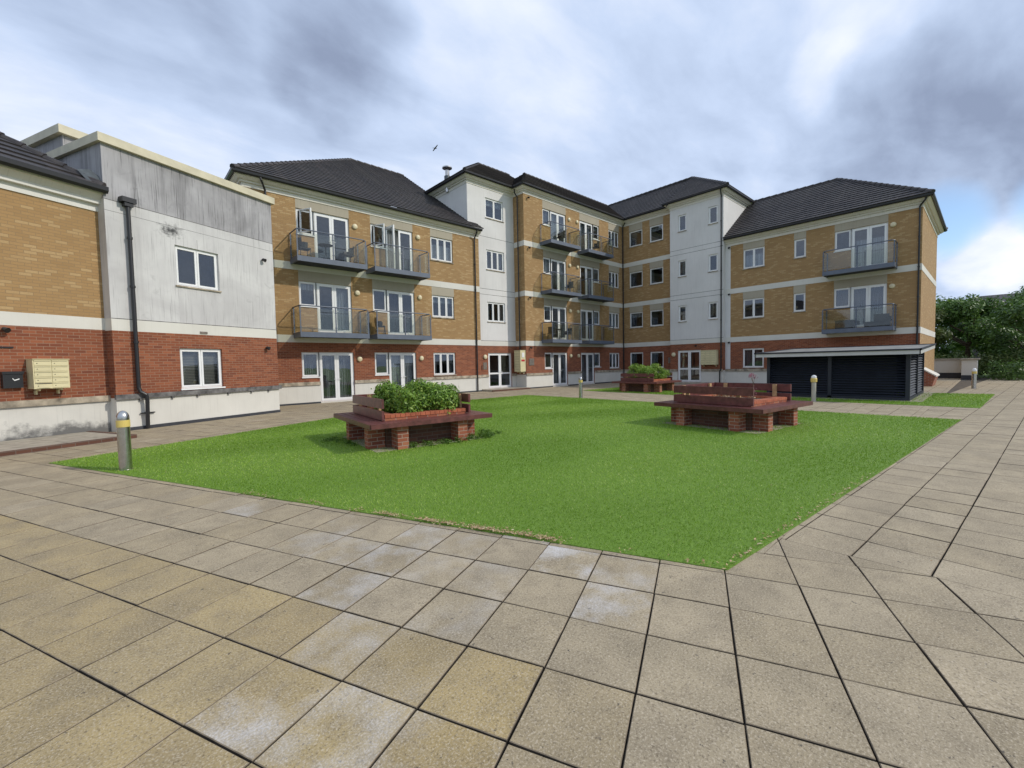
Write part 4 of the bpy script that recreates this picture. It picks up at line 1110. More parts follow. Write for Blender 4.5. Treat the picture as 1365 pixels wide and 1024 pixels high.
def planter(cx, cy, rz, label, seat=2.60):
    root = empty('planter_bench', (cx, cy, 0), label, 'planter bench', 'square brick and timber planter benches', R(rz), local=True)
    H = seat / 2
    core = .90
    # brick box with brick-on-edge coping
    mb = MB()
    mb.box((-core + .05, -core + .05, -.01), (core - .05, core - .05, .46), 'brownkerb'); mb.box((-core, -core, .461), (core, core, .59), 'pred')  # lower box in dark kerb brick: shade under the seat put into its colour
    b = mb.build('brick_box', root)
    cb = MB(); n = 17; w = 2 * core / n
    for sd in range(4):
        for k in range(n):
            u0, u1 = -core + k * w + .004, -core + (k + 1) * w - .004
            o_, i_ = core + .012, core - .2
            zt = .66 + random.uniform(-.004, .004)
            if sd == 0: cb.box((u0, -o_, .595), (u1, -i_, zt), 'coping')
            elif sd == 1: cb.box((u0, i_, .595), (u1, o_, zt), 'coping')
            elif sd == 2 and 1 < k < n - 2: cb.box((-o_, u0, .595), (-i_, u1, zt), 'coping')
            elif sd == 3 and 1 < k < n - 2: cb.box((i_, u0, .595), (o_, u1, zt), 'coping')
    cb.build('coping', root)
    sb = MB(); sb.face([(-.75, -.75, .61), (.75, -.75, .61), (.75, .75, .61), (-.75, .75, .61)], 'soil'); sb.build('soil', root)
    # piers under the seat: two on each side, close to the corners
    q = H - .17
    for sd in range(4):
        for u in (-.62, .62) if sd % 2 else (-.62, .62):
            pb = MB(); a0, a1 = u * 1.05 - .11, u * 1.05 + .11
            r0, r1 = core - .04, H - .11
            if sd == 0: pb.box((a0, -r1, -.01), (a1, -r0, .455), 'pred')
            elif sd == 1: pb.box((r0, a0, -.01), (r1, a1, .455), 'pred')
            elif sd == 2: pb.box((a0, r0, -.01), (a1, r1, .455), 'pred')
            else: pb.box((-r1, a0, -.01), (-r0, a1, .455), 'pred')
            pb.build('pier', root)
    # timber seat: mitred boards running round
    tb = MB(); nb = 3; inn = core + .02; wdt = (H - inn) / nb
    rot = lambda p, k: (p[0], p[1]) if k == 0 else (-p[1], p[0]) if k == 1 else (-p[0], -p[1]) if k == 2 else (p[1], -p[0])
    for k in range(4):
        for i in range(nb):
            a, b2_ = inn + i * wdt + .007, inn + (i + 1) * wdt - .007
            z0, z1 = .508, .550
            c = [(-a, -a), (a, -a), (b2_, -b2_), (-b2_, -b2_)]
            c = [(x + (.003 if x < 0 else -.003), y) for x, y in c]
            c = [rot(p, k) for p in c]
            tb.face([(*c[3], z1), (*c[2], z1), (*c[1], z1), (*c[0], z1)], 'maroon'); tb.face([(*c[0], z0), (*c[1], z0), (*c[2], z0), (*c[3], z0)], 'maroon')
            for u in range(4): p, r_ = c[u], c[(u + 1) % 4]; tb.face([(*p, z0), (*r_, z0), (*r_, z1), (*p, z1)], 'maroon')
        c = [(-H, -H - .02), (H, -H - .02), (H, -H + .02), (-H, -H + .02)]
        c = [rot(p, k) for p in c]
        for zz in ((.46, .547),):
            tb.face([(*p, zz[1]) for p in c], 'maroon')
            tb.face([(*p, zz[0]) for p in c[::-1]], 'maroon')
            for u in range(4): tb.face([(*c[u], zz[0]), (*c[(u + 1) % 4], zz[0]), (*c[(u + 1) % 4], zz[1]), (*c[u], zz[1])], 'maroon')
    tb.build('seat', root)
    # backrests on three sides: two boards each, on stub posts
    L = core + .03
    for sd in (3, 2, 1):
        bb = MB()
        for z0, z1 in ((.565, .745), (.79, .97)):
            if sd == 3: bb.box((-L - .045, -L - .04, z0), (-L, L + .04, z1), 'maroon')
            elif sd == 1: bb.box((L, -L - .04, z0), (L + .045, L + .04, z1), 'maroon')
            else: bb.box((-L + .003, L, z0), (L - .003, L + .045, z1), 'maroon')
        bo = bb.build('backrest', root)
        for u in (-.62, .62):
            pb = MB()
            if sd == 3: pb.box((-L + .002, u - .045, .662), (-L + .05, u + .045, .96), 'rawwood')
            elif sd == 1: pb.box((L - .05, u - .045, .662), (L - .002, u + .045, .96), 'rawwood')
            else: pb.box((u - .045, L - .05, .662), (u + .045, L - .002, .96), 'rawwood')
            pb.build('support_post', bo)
    return root
def R2(x, y, a): return (x * math.cos(R(a)) - y * math.sin(R(a)), x * math.sin(R(a)) + y * math.cos(R(a)))
PL = []
for (fx_, fy_, rz, lab) in ((3.34, 7.50, -6.5, 'maroon timber planter bench with leafy green shrub nearest on the left'),
                            (9.85, 3.16, -6.0, 'maroon timber planter bench holding only one sparse flower stem'),
                            (19.7, 11.1, 0, 'far planter bench with clipped green shrub before the stair bay')):
    dx, dy = R2(1.30, 1.30, rz)
    PL.append((planter(fx_ + dx, fy_ + dy, rz, lab), fx_ + dx, fy_ + dy))
mb = MB(); mb.box((-1.17, -1.17, -.02), (1.17, 1.17, .012), 'concrete', lambda x, y, z: (PL[0][1] + R2(x, y, -6.3)[0], PL[0][2] + R2(x, y, -6.3)[1], z))
o = mb.build('concrete_base'); tag(o, 'rough concrete pad under the leafy planter bench', kind='structure')
mb = MB(); mb.box((-1.17, -1.17, -.02), (1.17, 1.17, .012), 'concrete', lambda x, y, z: (PL[1][1] + R2(x, y, -6.3)[0], PL[1][2] + R2(x, y, -6.3)[1], z))
o = mb.build('concrete_base'); tag(o, 'rough concrete pad under the bare planter bench', kind='structure')

def shrub(cx, cy, n, label, hgt=.62, wid=.98, seed=1):
    rnd = random.Random(seed)
    cs = []
    for k in range(60):
        x, y = rnd.uniform(-wid, wid) * .86, rnd.uniform(-wid, wid) * .86
        z = .66 + rnd.uniform(.05, 1) * (hgt - .18) * (1 - .35 * (max(abs(x), abs(y)) / wid) ** 3)
        r = rnd.uniform(.14, .26)
        cs.append((x, y, z, r, r, r * .85, rnd.uniform(-.15, .15) + (z - .9) * .5))
    root = empty('shrub', (cx, cy, .56), label, 'shrub', 'shrubs in the planter benches', 0, local=True)
    o = leaf_cloud([(c[0], c[1], c[2] - .56, *c[3:]) for c in cs], n, .036, 'leaf', 'foliage', root, shell=.6, tint=(.5, .25))
    mb = MB()
    for k in range(16):
        x, y = rnd.uniform(-.6, .6), rnd.uniform(-.6, .6)
        mb.tube([(x * .6, y * .6, 0), (x * .85, y * .85, .2), (x * 1.2, y * 1.2, hgt * .85)], [.014, .010, .005], 'bark', 5)
    mb.build('stem', root)
    return root
shrub(PL[0][1] + .12, PL[0][2] - .1, 26000, 'bushy bright green shrub filling the nearest left planter', .66, .80, 3)
shrub(PL[2][1] - .02, PL[2][2], 14000, 'clipped green shrub in the far planter bench', .86, .92, 5)
# sparse flower stem
root = empty('flowering_weed', (PL[1][1] + .15, PL[1][2] - .45, .61), 'thin stem with small pink flowers rising from the bare planter', 'plant', local=True)
mb = MB()
st = [((0, 0, 0), (.02, 0, .3), (-.03, .03, .62)), ((0, 0, .15), (.08, .02, .4), (.14, .02, .55)), ((0, 0, .2), (-.08, -.02, .42), (-.14, .02, .60))]
for p in st: mb.tube(p, [.008, .006, .003], 'bark', 5)
mb.build('stem', root)
cs = [(p[2][0], p[2][1], p[2][2], .06, .06, .06, 0) for p in st] + [(0, 0, .2, .08, .08, .15, 0)]
M['petal'] = leaf_mat('pink_petals', (.25, .08, .12), (.45, .22, .26), (.20, .30, .08), .3)
leaf_cloud(cs, 130, .022, 'petal', 'flower', root, shell=.9)
o = leaf_cloud([(PL[1][1] + random.uniform(-.75, .75), PL[1][2] + random.uniform(-.7, .7), .63, .1, .1, .05, .1) for k in range(26)], 700, .022, 'litter', 'dead_plants', shell=.9)
tag(o, 'dried plant remains on the soil of the bare planter', 'dead plants', kind='stuff')
# weeds under the near planter
cs = []
for k in range(26):
    t = random.random(); dx, dy = R2(-.5 + 1.9 * t, -1.12 + random.gauss(0, .1), -6.5)
    cs.append((PL[0][1] + dx, PL[0][2] + dy, .05, .11, .08, random.uniform(.04, .13), -.25))
for k in range(8): cs.append((PL[0][1] - 1.35 + random.gauss(0, .1), PL[0][2] + random.uniform(.0, 1.2), .05, .1, .1, .05, -.2))
for k in range(8): cs.append((PL[0][1] + 1.45 + random.gauss(0, .1), PL[0][2] - .9 + random.gauss(0, .2), .04, .1, .1, .05, -.2))
o = leaf_cloud(cs, 3200, .018, 'leaf', 'weeds', shell=.9, tint=(.25, .2)); tag(o, 'low weeds growing under the edge of the leafy planter bench', 'weeds', kind='stuff')

# ------------------------------------------------------------------ bollards
def bollard(kind, loc, label):
    root = empty('bollard', loc, label, 'bollard', 'short bollard lights round the lawns', local=True)
    body = 'metal' if kind == 'steel' else 'stone_post'
    r = .085 if kind == 'steel' else .072
    mb = MB(); mb.lathe([(r + .012, 0), (r + .012, .006), (r, .008), (r, .70)], body, n=28); mb.build('shaft', root, smooth=False)
    for p in root.children[0].data.polygons: p.use_smooth = True
    y = MB(); y.lathe([(r, .70), (r + .004, .702), (r + .004, .81), (r, .812)] if kind == 'steel' else [(r, .70), (r + .028, .715), (r + .03, .83), (r + .012, .86)], 'yellow', n=28); b = y.build('reflector_band', root)
    t = MB(); rt = r if kind == 'steel' else r + .012; z0 = .812 if kind == 'steel' else .86
    prof = [(rt, z0)] + [(rt * math.cos(a), z0 + .03 + (.965 - z0 - .03) * math.sin(a)) for a in [k / 8 * math.pi / 2 for k in range(9)]]
    prof[-1] = (0, .965); t.lathe(prof, 'metal' if kind == 'steel' else 'whitelabel', n=28); c = t.build('cap', root)
    for p in c.data.polygons: p.use_smooth = True
    return root
bollard('steel', (.03, 9.44, .008), 'stainless steel bollard with yellow band at the near left lawn corner')
bollard('steel', (15.45, 12.42, 0), 'steel bollard with yellow band on the path behind the main lawn')
bollard('stone', (18.93, 4.35, 0), 'pale bollard with yellow collar before the dark louvred shelter')
b = bollard('steel', (29.84, .5, 0), 'steel bollard with white cap on the far right paving')
for ch in b.children:
    if ch.name.startswith('cap'): ch.data.materials[0] = M['whitelabel']

# ------------------------------------------------------------------ louvred bin shelter
sh = empty('louvred_shelter', (22.5, 4.2, 0), 'low dark navy louvred shelter with white roof fascia beside the brick wing', 'shelter')
X0, X1, Y0, Y1 = 20.55, 25.3, 1.88, 6.42
mb = MB()
for x, y in ((X0, Y0), (X0, 4.15), (X0, Y1 - .12), (X1 - .12, Y0), (22.9, Y0), (X1 - .12, Y1 - .12)):
    mb = MB(); mb.box((x, y, 0), (x + .12, y + .12, 1.74), 'navy'); mb.build('post', sh)
mb = MB()
mb.box((X0, Y0 + .12, 0), (X0 + .1, Y1 - .12, .12), 'navy'); mb.build('base_rail', sh); mb = MB(); mb.box((X0 + .12, Y0, 0), (X1 - .12, Y0 + .1, .12), 'navy'); mb.build('base_rail', sh)
def louvre(F, a, b, name='louvre_panel'):
    mb = MB(); z = .14
    while z < 1.66:
        mb.face([F(a, .0, z), F(b, .0, z), F(b, .05, z + .05), F(a, .05, z + .05)], 'navy'); mb.face([F(a, .012, z - .006), F(a, .062, z + .044), F(b, .062, z + .044), F(b, .012, z - .006)], 'navy')
        mb.face([F(a, .0, z), F(a, .012, z - .004), F(b, .012, z - .004), F(b, .0, z)], 'navy')
        z += .096
    mb.build(name, sh)
FS1 = lambda s, d, z: (X0 + .03 + d, s, z); FS2 = lambda s, d, z: (s, Y0 + .03 + d, z)
louvre(FS1, Y0 + .12, 4.15); louvre(FS1, 4.27, Y1 - .12); louvre(FS2, X0 + .12, 22.9); louvre(FS2, 23.02, X1 - .12)
mb = MB(); mb.face([(X0 + .2, Y1 - .05, 0), (X1, Y1 - .05, 0), (X1, Y1 - .05, 1.7), (X0 + .2, Y1 - .05, 1.7)], 'navy'); mb.face([(X1 - .02, Y0, 0), (X1 - .02, Y1, 0), (X1 - .02, Y1, 1.9), (X1 - .02, Y0, 1.9)], 'navy')
mb.face([(X0 + .45, Y0 + .4, 0), (X0 + .45, Y1 - .1, 0), (X0 + .45, Y1 - .1, 1.7), (X0 + .45, Y0 + .4, 1.7)], 'navy'); mb.build('inner_panel', sh)
mb = MB(); rx0, rx1, ry0, ry1 = 20.15, 25.7, 1.62, 6.72
zf = lambda x: 1.80 + (x - rx0) * .045
for q in ([(rx0, ry0), (rx1, ry0), (rx1, ry1), (rx0, ry1)],):
    mb.face([(x, y, zf(x) + .02) for x, y in q], 'felt'); mb.face([(x, y, zf(x) - .12) for x, y in q[::-1]], 'navy')
mb.build('roof_deck', sh)
mb = MB()
def strip(z0, z1, o_, mat):
    for (xa, ya), (xb, yb) in (((rx0, ry1), (rx0, ry0)), ((rx0, ry0), (rx1, ry0)), ((rx1, ry0), (rx1, ry1)), ((rx1, ry1), (rx0, ry1))):
        nx, ny = (yb - ya), -(xb - xa); L = math.hypot(nx, ny); nx, ny = -nx / L * o_, -ny / L * o_
        nx, ny = -nx, -ny
        ex, ey = (xb - xa) / L * o_, (yb - ya) / L * o_
        P = [(xa - ex, ya - ey), (xb + ex, yb + ey)]
        c = [(P[0][0], P[0][1]), (P[1][0], P[1][1]), (P[1][0] + nx, P[1][1] + ny), (P[0][0] + nx, P[0][1] + ny)]
        lo = [(x, y, zf(x) + z0) for x, y in c]; hi = [(x, y, zf(x) + z1) for x, y in c]
        mb.face(hi, mat); mb.face(lo[::-1], mat)
        for u in range(4): mb.face([lo[u], lo[(u + 1) % 4], hi[(u + 1) % 4], hi[u]], mat)
strip(-.14, -.005, .03, 'fascia_w'); mb.build('fascia_board', sh)
mb = MB(); strip(-.004, .05, .06, 'navy'); mb.build('roof_edge', sh)
mb = MB(); mb.box((20.3, 1.55, -.02), (25.8, 6.6, .018), 'concrete'); o = mb.build('concrete_apron'); tag(o, 'concrete apron round the louvred shelter', kind='structure')

# ------------------------------------------------------------------ far right: stair wall, terrace wall, trees, distant roof
mb = MB(); prof = [(2.398, 0), (2.0, 0), (1.88, .52), (2.398, .88)]
a_, b_ = [(31.0, y, z) for y, z in prof], [(33.0, y, z) for y, z in prof]
mb.face(a_, 'pred'); mb.face(b_[::-1], 'pred')
for i in range(4): mb.face([a_[i], b_[i], b_[(i + 1) % 4], a_[(i + 1) % 4]], 'pred')
mb.face([(30.96, 1.84, .50), (30.96, 2.398, .882), (30.96, 2.398, .95), (30.96, 1.84, .57)][::-1], 'white'); mb.face([(30.96, 1.84, .57), (33.04, 1.84, .57), (33.04, 2.398, .95), (30.96, 2.398, .95)], 'white')
mb.face([(30.96, 1.84, .50), (33.04, 1.84, .50), (33.04, 1.84, .57), (30.96, 1.84, .57)], 'white')
o = mb.build('stair_wall'); tag(o, 'short sloping red brick wall at the foot of the end gable', 'wall')
root = empty('terrace_wall', (42.5, 4, 0), 'low cream rendered wall with stone coping under the trees at right', 'wall')
mb = MB(); mb.box((42.4, 1.25, -.1), (42.7, 12, 1.27), 'white'); mb.box((39.9, .55, -.1), (42.39, 1.24, 1.27), 'white'); mb.box((42.38, 1.25, 0), (42.40, 12, .38), 'dpc'); mb.box((39.88, .53, 0), (40.6, .55, .3), 'dpc'); mb.box((39.88, .53, 0), (39.9, 1.24, .3), 'dpc'); mb.build('wall', root)
mb = MB(); mb.box((42.3, 1.3, 1.272), (42.8, 12, 1.36), 'concrete'); mb.box((39.8, .45, 1.272), (42.8, 1.3, 1.36), 'concrete'); mb.build('coping', root)

def tree(x, y, h, w, label, mat, seed, n=15000, base=-.5, leaf=.13, tint=(.4, .22)):
    rnd = random.Random(seed)
    root = empty('tree', (x, y, base), label, 'tree', 'trees beyond the terrace', 0, local=True)
    mb = MB()
    mb.tube([(0, 0, 0), (.1, .05, h * .3), (.05, -.1, h * .6)], [.26, .18, .09], 'bark', 8)
    for k in range(7):
        a = rnd.uniform(0, 6.28); z = h * rnd.uniform(.22, .55); r = w * rnd.uniform(.5, .85)
        mb.tube([(0, 0, z), (r * .5 * math.cos(a), r * .5 * math.sin(a), z + h * .12), (r * math.cos(a), r * math.sin(a), z + h * .25)], [.09, .06, .02], 'bark', 6)
    mb.build('trunk', root)
    cs = []
    for k in range(46):
        u = rnd.uniform(-1, 1); a = rnd.uniform(0, 6.28); q = math.sqrt(1 - u * u) * rnd.uniform(.45, 1) ** .5
        cx_, cy_, cz = w * .82 * q * math.cos(a), w * .82 * q * math.sin(a), h * .54 + h * .40 * u
        r = w * rnd.uniform(.20, .34)
        cs.append((cx_, cy_, cz, r, r, r * .8, rnd.uniform(-.22, .22)))
    leaf_cloud(cs, n, leaf, mat, 'crown', root, shell=.5, tint=tint, up=.5)
    return root
TR = [(47.0, 4.4, 6.3, 2.5, 'olive green bushy tree beside the building gable end', 'tleaf2', 1), (52, 6.4, 6.9, 2.8, 'dark tree rising highest next to the gable edge', 'tleaf', 2),
      (50.5, 1.2, 6.7, 3.1, 'broad mid green tree in the middle of the right tree belt', 'tleaf', 3), (45.5, -2.6, 6.3, 3.0, 'dark round tree at the right picture edge', 'tleaf', 4),
      (54, -3.0, 7.2, 3.6, 'tall tree behind the dark round tree', 'tleaf', 6), (46.8, 8.6, 5.6, 2.8, 'tree standing behind the brick wing', 'tleaf2', 7), (57, 3.4, 7.4, 3.3, 'rearmost tree under the distant roof', 'tleaf', 8),
      (48, -7.4, 6.4, 3.4, 'tree just beyond the right frame edge', 'tleaf', 9)]
for x, y, h, w, lab, mt, sd in TR: tree(x, y, h, w, lab, mt, sd)
cs = [(43.9 + random.gauss(0, .25), -5 + k * .33, .8 + random.uniform(-.1, .35), .6, .5, .8, random.uniform(-.2, .25)) for k in range(52)]
o = leaf_cloud(cs, 15000, .08, 'tleaf2', 'hedge', shell=.5, tint=(.55, .25)); tag(o, 'long uneven hedge topping the cream terrace wall', 'hedge')
cs = [(40.6 + random.gauss(0, .5), -.3 - k * .35, .5, .6, .5, .75, random.uniform(-.25, .0)) for k in range(26)]
o = leaf_cloud(cs, 9000, .08, 'tleaf', 'bushes', shell=.5, tint=(.3, .2)); tag(o, 'dark low bushes along the edge of the paving at right', 'bushes')
dh = empty('distant_house', (92, -6, 0), 'far building with dark pitched roof just above the trees', 'building')
mb = MB()
rx, za, zb_ = 96, 8.6, 10.8
mb.face([(88, -16, 7.2), (88, 4.2, 7.2), (96, 2.0, 10.3), (96, -16, 10.3)][::-1], 'tile'); mb.face([(104, -16, 7.2), (104, 4.2, 7.2), (96, 2.0, 10.3), (96, -16, 10.3)], 'tile'); mb.face([(88, 4.2, 7.2), (104, 4.2, 7.2), (96, 2.0, 10.3)], 'tile')
mb.build('roof', dh)
mb = MB(); mb.box((88.5, -15.8, -1), (103.5, 3.8, 7.3), 'tile'); mb.build('wall', dh)

# ------------------------------------------------------------------ balcony furniture
def chair(F, s, d, z, face, label, group='dark wicker chairs on the balconies'):
    p = F(s, d, z); ang = face
    root = empty('balcony_chair', p, label, 'chair', group, ang, local=True)
    mb = MB(); mb.box((-.22, -.22, .40), (.22, .22, .45), 'rattan'); mb.build('seat', root)
    mb = MB()
    n = 8
    for i in range(n):
        a0, a1 = -1.9 + 3.8 * i / n, -1.9 + 3.8 * (i + 1) / n
        f_ = lambda a: (.25 * math.sin(a), .25 * math.cos(a))
        h0 = .84 if abs((a0 + a1) / 2) < 1.1 else .66
        (x0, y0), (x1, y1) = f_(a0), f_(a1)
        mb.face([(x0, y0, .45), (x1, y1, .45), (x1 * 1.1, y1 * 1.1, h0), (x0 * 1.1, y0 * 1.1, h0)], 'rattan')
        mb.face([(x0 * .93, y0 * .93, .45), (x0 * 1.03, y0 * 1.03, h0), (x1 * 1.03, y1 * 1.03, h0), (x1 * .93, y1 * .93, .45)], 'rattan')
        mb.face([(x0 * 1.03, y0 * 1.03, h0), (x0 * 1.1, y0 * 1.1, h0), (x1 * 1.1, y1 * 1.1, h0), (x1 * 1.03, y1 * 1.03, h0)], 'rattan')
    mb.build('backrest', root)
    for x in (-.19, .19):
        for y in (-.19, .19):
            mb = MB(); mb.tube([(x, y, .42), (x * 1.15, y * 1.15, 0)], .014, 'rattan', 6); mb.build('leg', root)
    return root
def table(F, s, d, z, label):
    root = empty('bistro_table', F(s, d, z), label, 'table', 'small round balcony tables', 0, local=True)
    mb = MB(); mb.lathe([(0, .70), (.29, .70), (.30, .71), (.30, .73), (0, .735)], 'rattan'); mb.build('tabletop', root)
    for k in range(4):
        a = k * math.pi / 2 + .6; mb = MB(); mb.tube([(.05 * math.cos(a), .05 * math.sin(a), .70), (-.03 * math.cos(a), -.03 * math.sin(a), .4), (.22 * math.cos(a), .22 * math.sin(a), 0)], .011, 'rattan', 6); mb.build('leg', root)
zf_ = -.019
chair(FB, 6.15, .5, 6.29 + zf_, R(90), 'wicker chair left of the round table on the top left balcony')
table(FB, 7.05, .52, 6.29 + zf_, 'round table on the top balcony of the left column')
chair(FB, 8.05, .5, 6.29 + zf_, R(-90), 'wicker chair right of the round table on the top left balcony')
chair(FB, 9.5, .5, 3.13 + zf_, R(60), 'chair at the left end of the lower second column balcony')
chair(FC, 22.0, .6, 9.43 + zf_, R(180), 'chair with its back to the glass on the fourth floor balcony')
chair(FC, 25.9, .5, 9.43 + zf_, R(200), 'chair on the top balcony nearest the inner corner')
chair(FC, 22.9, .5, 6.29 + zf_, R(-90), 'chair on the middle left balcony of the four-storey wing')
chair(FC, 21.1, .5, 3.13 + zf_, R(90), 'chair left of the table on the lowest balcony of the four-storey wing')
table(FC, 21.8, .5, 3.13 + zf_, 'round table on the lowest balcony of the four-storey wing')
chair(FC, 22.7, .5, 3.13 + zf_, R(-90), 'chair right of the table on the lowest balcony of the four-storey wing')
mb = MB(); mb.box((4.95, .3, 3.112), (5.75, .75, 3.55), 'rattan', FD2); mb.box((4.93, .28, 3.551), (5.77, .77, 3.59), 'rattan', FD2)
tag(mb.build('storage_box'), 'dark storage box on the lower balcony of the right wing', 'storage box')
root = empty('garden_sofa', FD2(3.9, .5, 3.112), 'dark cushioned seat at the right end of the lower right balcony', 'sofa')
mb = MB(); mb.box((3.5, .25, 3.112), (4.5, .75, 3.42), 'rattan', FD2); mb.build('seat', root)
mb = MB(); mb.box((3.5, .62, 3.42), (4.1, .78, 3.78), 'rattan', FD2); mb.box((3.45, .25, 3.42), (3.62, .6, 3.66), 'rattan', FD2); mb.build('cushion', root)

# ------------------------------------------------------------------ world, sun, camera
SUN = Vector((.72, -1.0, .90)).normalized()
el = math.asin(SUN.z); rot = math.atan2(SUN.x, SUN.y)
w = bpy.data.worlds.new('World'); scene.world = w; w.use_nodes = True; nt = w.node_tree; nt.nodes.clear()
out = N(nt, 'ShaderNodeOutputWorld')
sky = N(nt, 'ShaderNodeTexSky', sky_type='NISHITA', sun_disc=False); sky.sun_elevation = el; sky.sun_rotation = rot; sky.altitude = 50; sky.air_density = 1.0; sky.dust_density = .6; sky.ozone_density = 3
b1_ = N(nt, 'ShaderNodeBackground'); b1_.inputs[1].default_value = .15; nt.links.new(sky.outputs[0], b1_.inputs[0])
tc = N(nt, 'ShaderNodeTexCoord')
nrm = N(nt, 'ShaderNodeVectorMath', operation='NORMALIZE'); nt.links.new(tc.outputs['Generated'], nrm.inputs[0])
sep = N(nt, 'ShaderNodeSeparateXYZ'); nt.links.new(nrm.outputs[0], sep.inputs[0])
zc = N(nt, 'ShaderNodeMath', operation='MAXIMUM'); nt.links.new(sep.outputs[2], zc.inputs[0]); zc.inputs[1].default_value = 0
za_ = N(nt, 'ShaderNodeMath', operation='ADD'); nt.links.new(zc.outputs[0], za_.inputs[0]); za_.inputs[1].default_value = .22
dv = N(nt, 'ShaderNodeMath', operation='DIVIDE'); dv.inputs[0].default_value = 1; nt.links.new(za_.outputs[0], dv.inputs[1])
pl = N(nt, 'ShaderNodeVectorMath', operation='SCALE'); nt.links.new(nrm.outputs[0], pl.inputs[0]); nt.links.new(dv.outputs[0], pl.inputs['Scale'])
def wmap(scale, rotz, off=(0, 0, 0)):
    mp = N(nt, 'ShaderNodeMapping'); nt.links.new(pl.outputs[0], mp.inputs[0]); mp.inputs['Scale'].default_value = scale; mp.inputs['Rotation'].default_value = (0, 0, rotz); mp.inputs['Location'].default_value = off
    return mp.outputs[0]
n1 = noise_n(nt, wmap((1.0, 1.6, .3), R(20)), 1.1, 4, .5, .3)
n2 = noise_n(nt, wmap((1.0, 2.2, .3), R(35), (3, 1, 0)), 2.6, 6, .55, .4)
def math2(op, a, b, clamp=False):
    m = N(nt, 'ShaderNodeMath', operation=op, use_clamp=clamp)
    for s, v in zip(m.inputs, (a, b)):
        if isinstance(v, (int, float)): s.default_value = v
        else: nt.links.new(v, s)
    return m.outputs[0]
n3 = noise_n(nt, wmap((1.0, 1.5, .6), R(60), (7, 2, 0)), 5.5, 9, .62, .2)
val = math2('ADD', math2('ADD', math2('MULTIPLY', n1, .62), math2('MULTIPLY', n2, .33)), math2('MULTIPLY', n3, .17))
# broad cloud masses where the photograph has them: (azimuth, elevation, inner, outer degrees, amount)
wob = N(nt, 'ShaderNodeTexNoise'); wob.inputs['Scale'].default_value = 2.6; wob.inputs['Detail'].default_value = 5; nt.links.new(nrm.outputs[0], wob.inputs['Vector'])
ws = N(nt, 'ShaderNodeVectorMath', operation='SUBTRACT'); nt.links.new(wob.outputs['Color'], ws.inputs[0]); ws.inputs[1].default_value = (.5, .5, .5)
wsc = N(nt, 'ShaderNodeVectorMath', operation='SCALE'); nt.links.new(ws.outputs[0], wsc.inputs[0]); wsc.inputs['Scale'].default_value = .38
wa = N(nt, 'ShaderNodeVectorMath', operation='ADD'); nt.links.new(nrm.outputs[0], wa.inputs[0]); nt.links.new(wsc.outputs[0], wa.inputs[1])
wd = N(nt, 'ShaderNodeVectorMath', operation='NORMALIZE'); nt.links.new(wa.outputs[0], wd.inputs[0])
wsc2 = N(nt, 'ShaderNodeVectorMath', operation='SCALE'); nt.links.new(ws.outputs[0], wsc2.inputs[0]); wsc2.inputs['Scale'].default_value = .14
wa2 = N(nt, 'ShaderNodeVectorMath', operation='ADD'); nt.links.new(nrm.outputs[0], wa2.inputs[0]); nt.links.new(wsc2.outputs[0], wa2.inputs[1])
wd2 = N(nt, 'ShaderNodeVectorMath', operation='NORMALIZE'); nt.links.new(wa2.outputs[0], wd2.inputs[0])
def blob(az, e, r0, r1, src=None, sq=None):
    d = Vector((math.cos(R(e)) * math.cos(R(az)), math.cos(R(e)) * math.sin(R(az)), math.sin(R(e))))
    v = N(nt, 'ShaderNodeVectorMath', operation='DOT_PRODUCT'); nt.links.new((src or wd).outputs[0], v.inputs[0]); v.inputs[1].default_value = d
    m = N(nt, 'ShaderNodeMapRange', interpolation_type='SMOOTHSTEP'); nt.links.new(v.outputs['Value'], m.inputs[0])
    m.inputs[1].default_value = math.cos(R(r1)); m.inputs[2].default_value = math.cos(R(r0)); m.inputs[3].default_value = 0; m.inputs[4].default_value = 1
    return m.outputs[0]
for az, e, r0, r1, am in BLOBS if 'BLOBS' in globals() else ((75, 37, 2, 11, -.20), (67, 33, 1, 7, -.14), (88, 33, 2, 12, -.10), (2, 18.5, .5, 10, -.2), (-6, 22, 2, 10, -.12), (12, 18, 1, 6, -.05), (10, 25.5, .2, 5, .12), (50, 32, 3, 16, .07), (64, 20, 2, 9, .05), (0, 9.5, 1, 5, .3)):
    val = math2('ADD', val, math2('MULTIPLY', blob(az, e, r0, r1), am))
cr = ramp(nt, val, [(.22, (.27, .33, .47)), (.40, (.43, .525, .71)), (.54, (.56, .67, .88)), (.66, (.71, .79, .95)), (.84, (.93, .96, 1.0))])
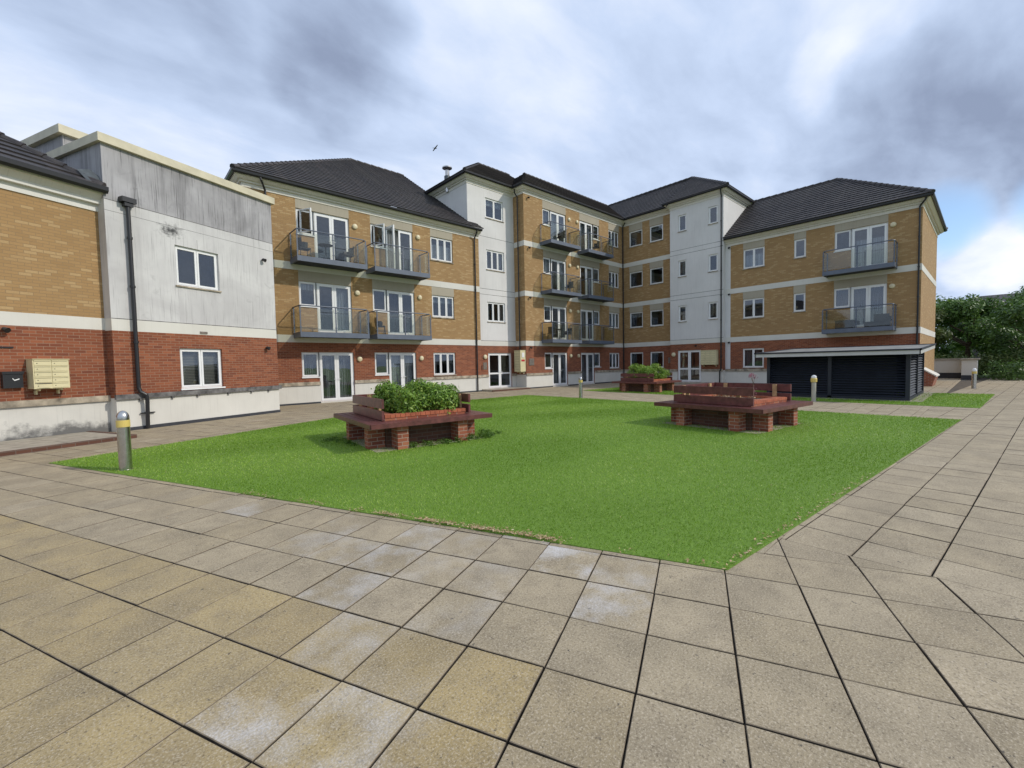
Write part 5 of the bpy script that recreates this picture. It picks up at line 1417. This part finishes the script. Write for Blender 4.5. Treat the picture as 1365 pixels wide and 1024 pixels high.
# towards the horizon the cloud deck pales
b2_ = N(nt, 'ShaderNodeBackground'); nt.links.new(cr, b2_.inputs[0]); b2_.inputs[1].default_value = 1.0
gap = math2('ADD', blob(-4, 11.8, .8, 4.2, wd2), blob(3.5, 12.2, .8, 3.8, wd2), True)
low = blob(0, 8.0, 1.0, 4.5)
val2 = None
gap = math2('SUBTRACT', gap, math2('MULTIPLY', low, .75), True)
cov = math2('SUBTRACT', 1.0, gap, True)
mx = N(nt, 'ShaderNodeMixShader'); nt.links.new(cov, mx.inputs[0]); nt.links.new(b1_.outputs[0], mx.inputs[1]); nt.links.new(b2_.outputs[0], mx.inputs[2])
nt.links.new(mx.outputs[0], out.inputs[0])

sd = bpy.data.lights.new('sun', 'SUN'); sd.energy = 2.4; sd.angle = R(2.0); sd.color = (1, .94, .84)
so = bpy.data.objects.new('sun', sd); COL.objects.link(so); so.rotation_euler = SUN.to_track_quat('Z', 'Y').to_euler()

cam = bpy.data.cameras.new('camera'); co = bpy.data.objects.new('camera', cam); COL.objects.link(co); scene.camera = co
cam.sensor_fit = 'HORIZONTAL'; cam.sensor_width = 36; cam.lens = 578.79 / 1365 * 36; cam.clip_end = 3000; cam.clip_start = .05
pi_, ro_, yw = R(2.6475), R(-1.166), R(47.788)
fw = Vector((math.cos(yw) * math.cos(pi_), math.sin(yw) * math.cos(pi_), -math.sin(pi_)))
rt = fw.cross(Vector((0, 0, 1))).normalized(); up = rt.cross(fw)
r2 = rt * math.cos(ro_) + up * math.sin(ro_); u2 = -rt * math.sin(ro_) + up * math.cos(ro_)
mat = Matrix((r2, u2, -fw)).transposed().to_4x4(); mat.translation = (0, 0, 1.6); co.matrix_world = mat

vs = scene.view_settings; vs.view_transform = 'Standard'; vs.look = 'None'; vs.exposure = .12; vs.gamma = 1
scene.render.engine = 'CYCLES'; cy = scene.cycles
cy.use_denoising = True; cy.max_bounces = 8; cy.transparent_max_bounces = 16; cy.sample_clamp_indirect = 6
try: cy.denoiser = 'OPENIMAGEDENOISE'
except Exception: pass
for o in bpy.data.objects:
    if '_base' in o: del o['_base']
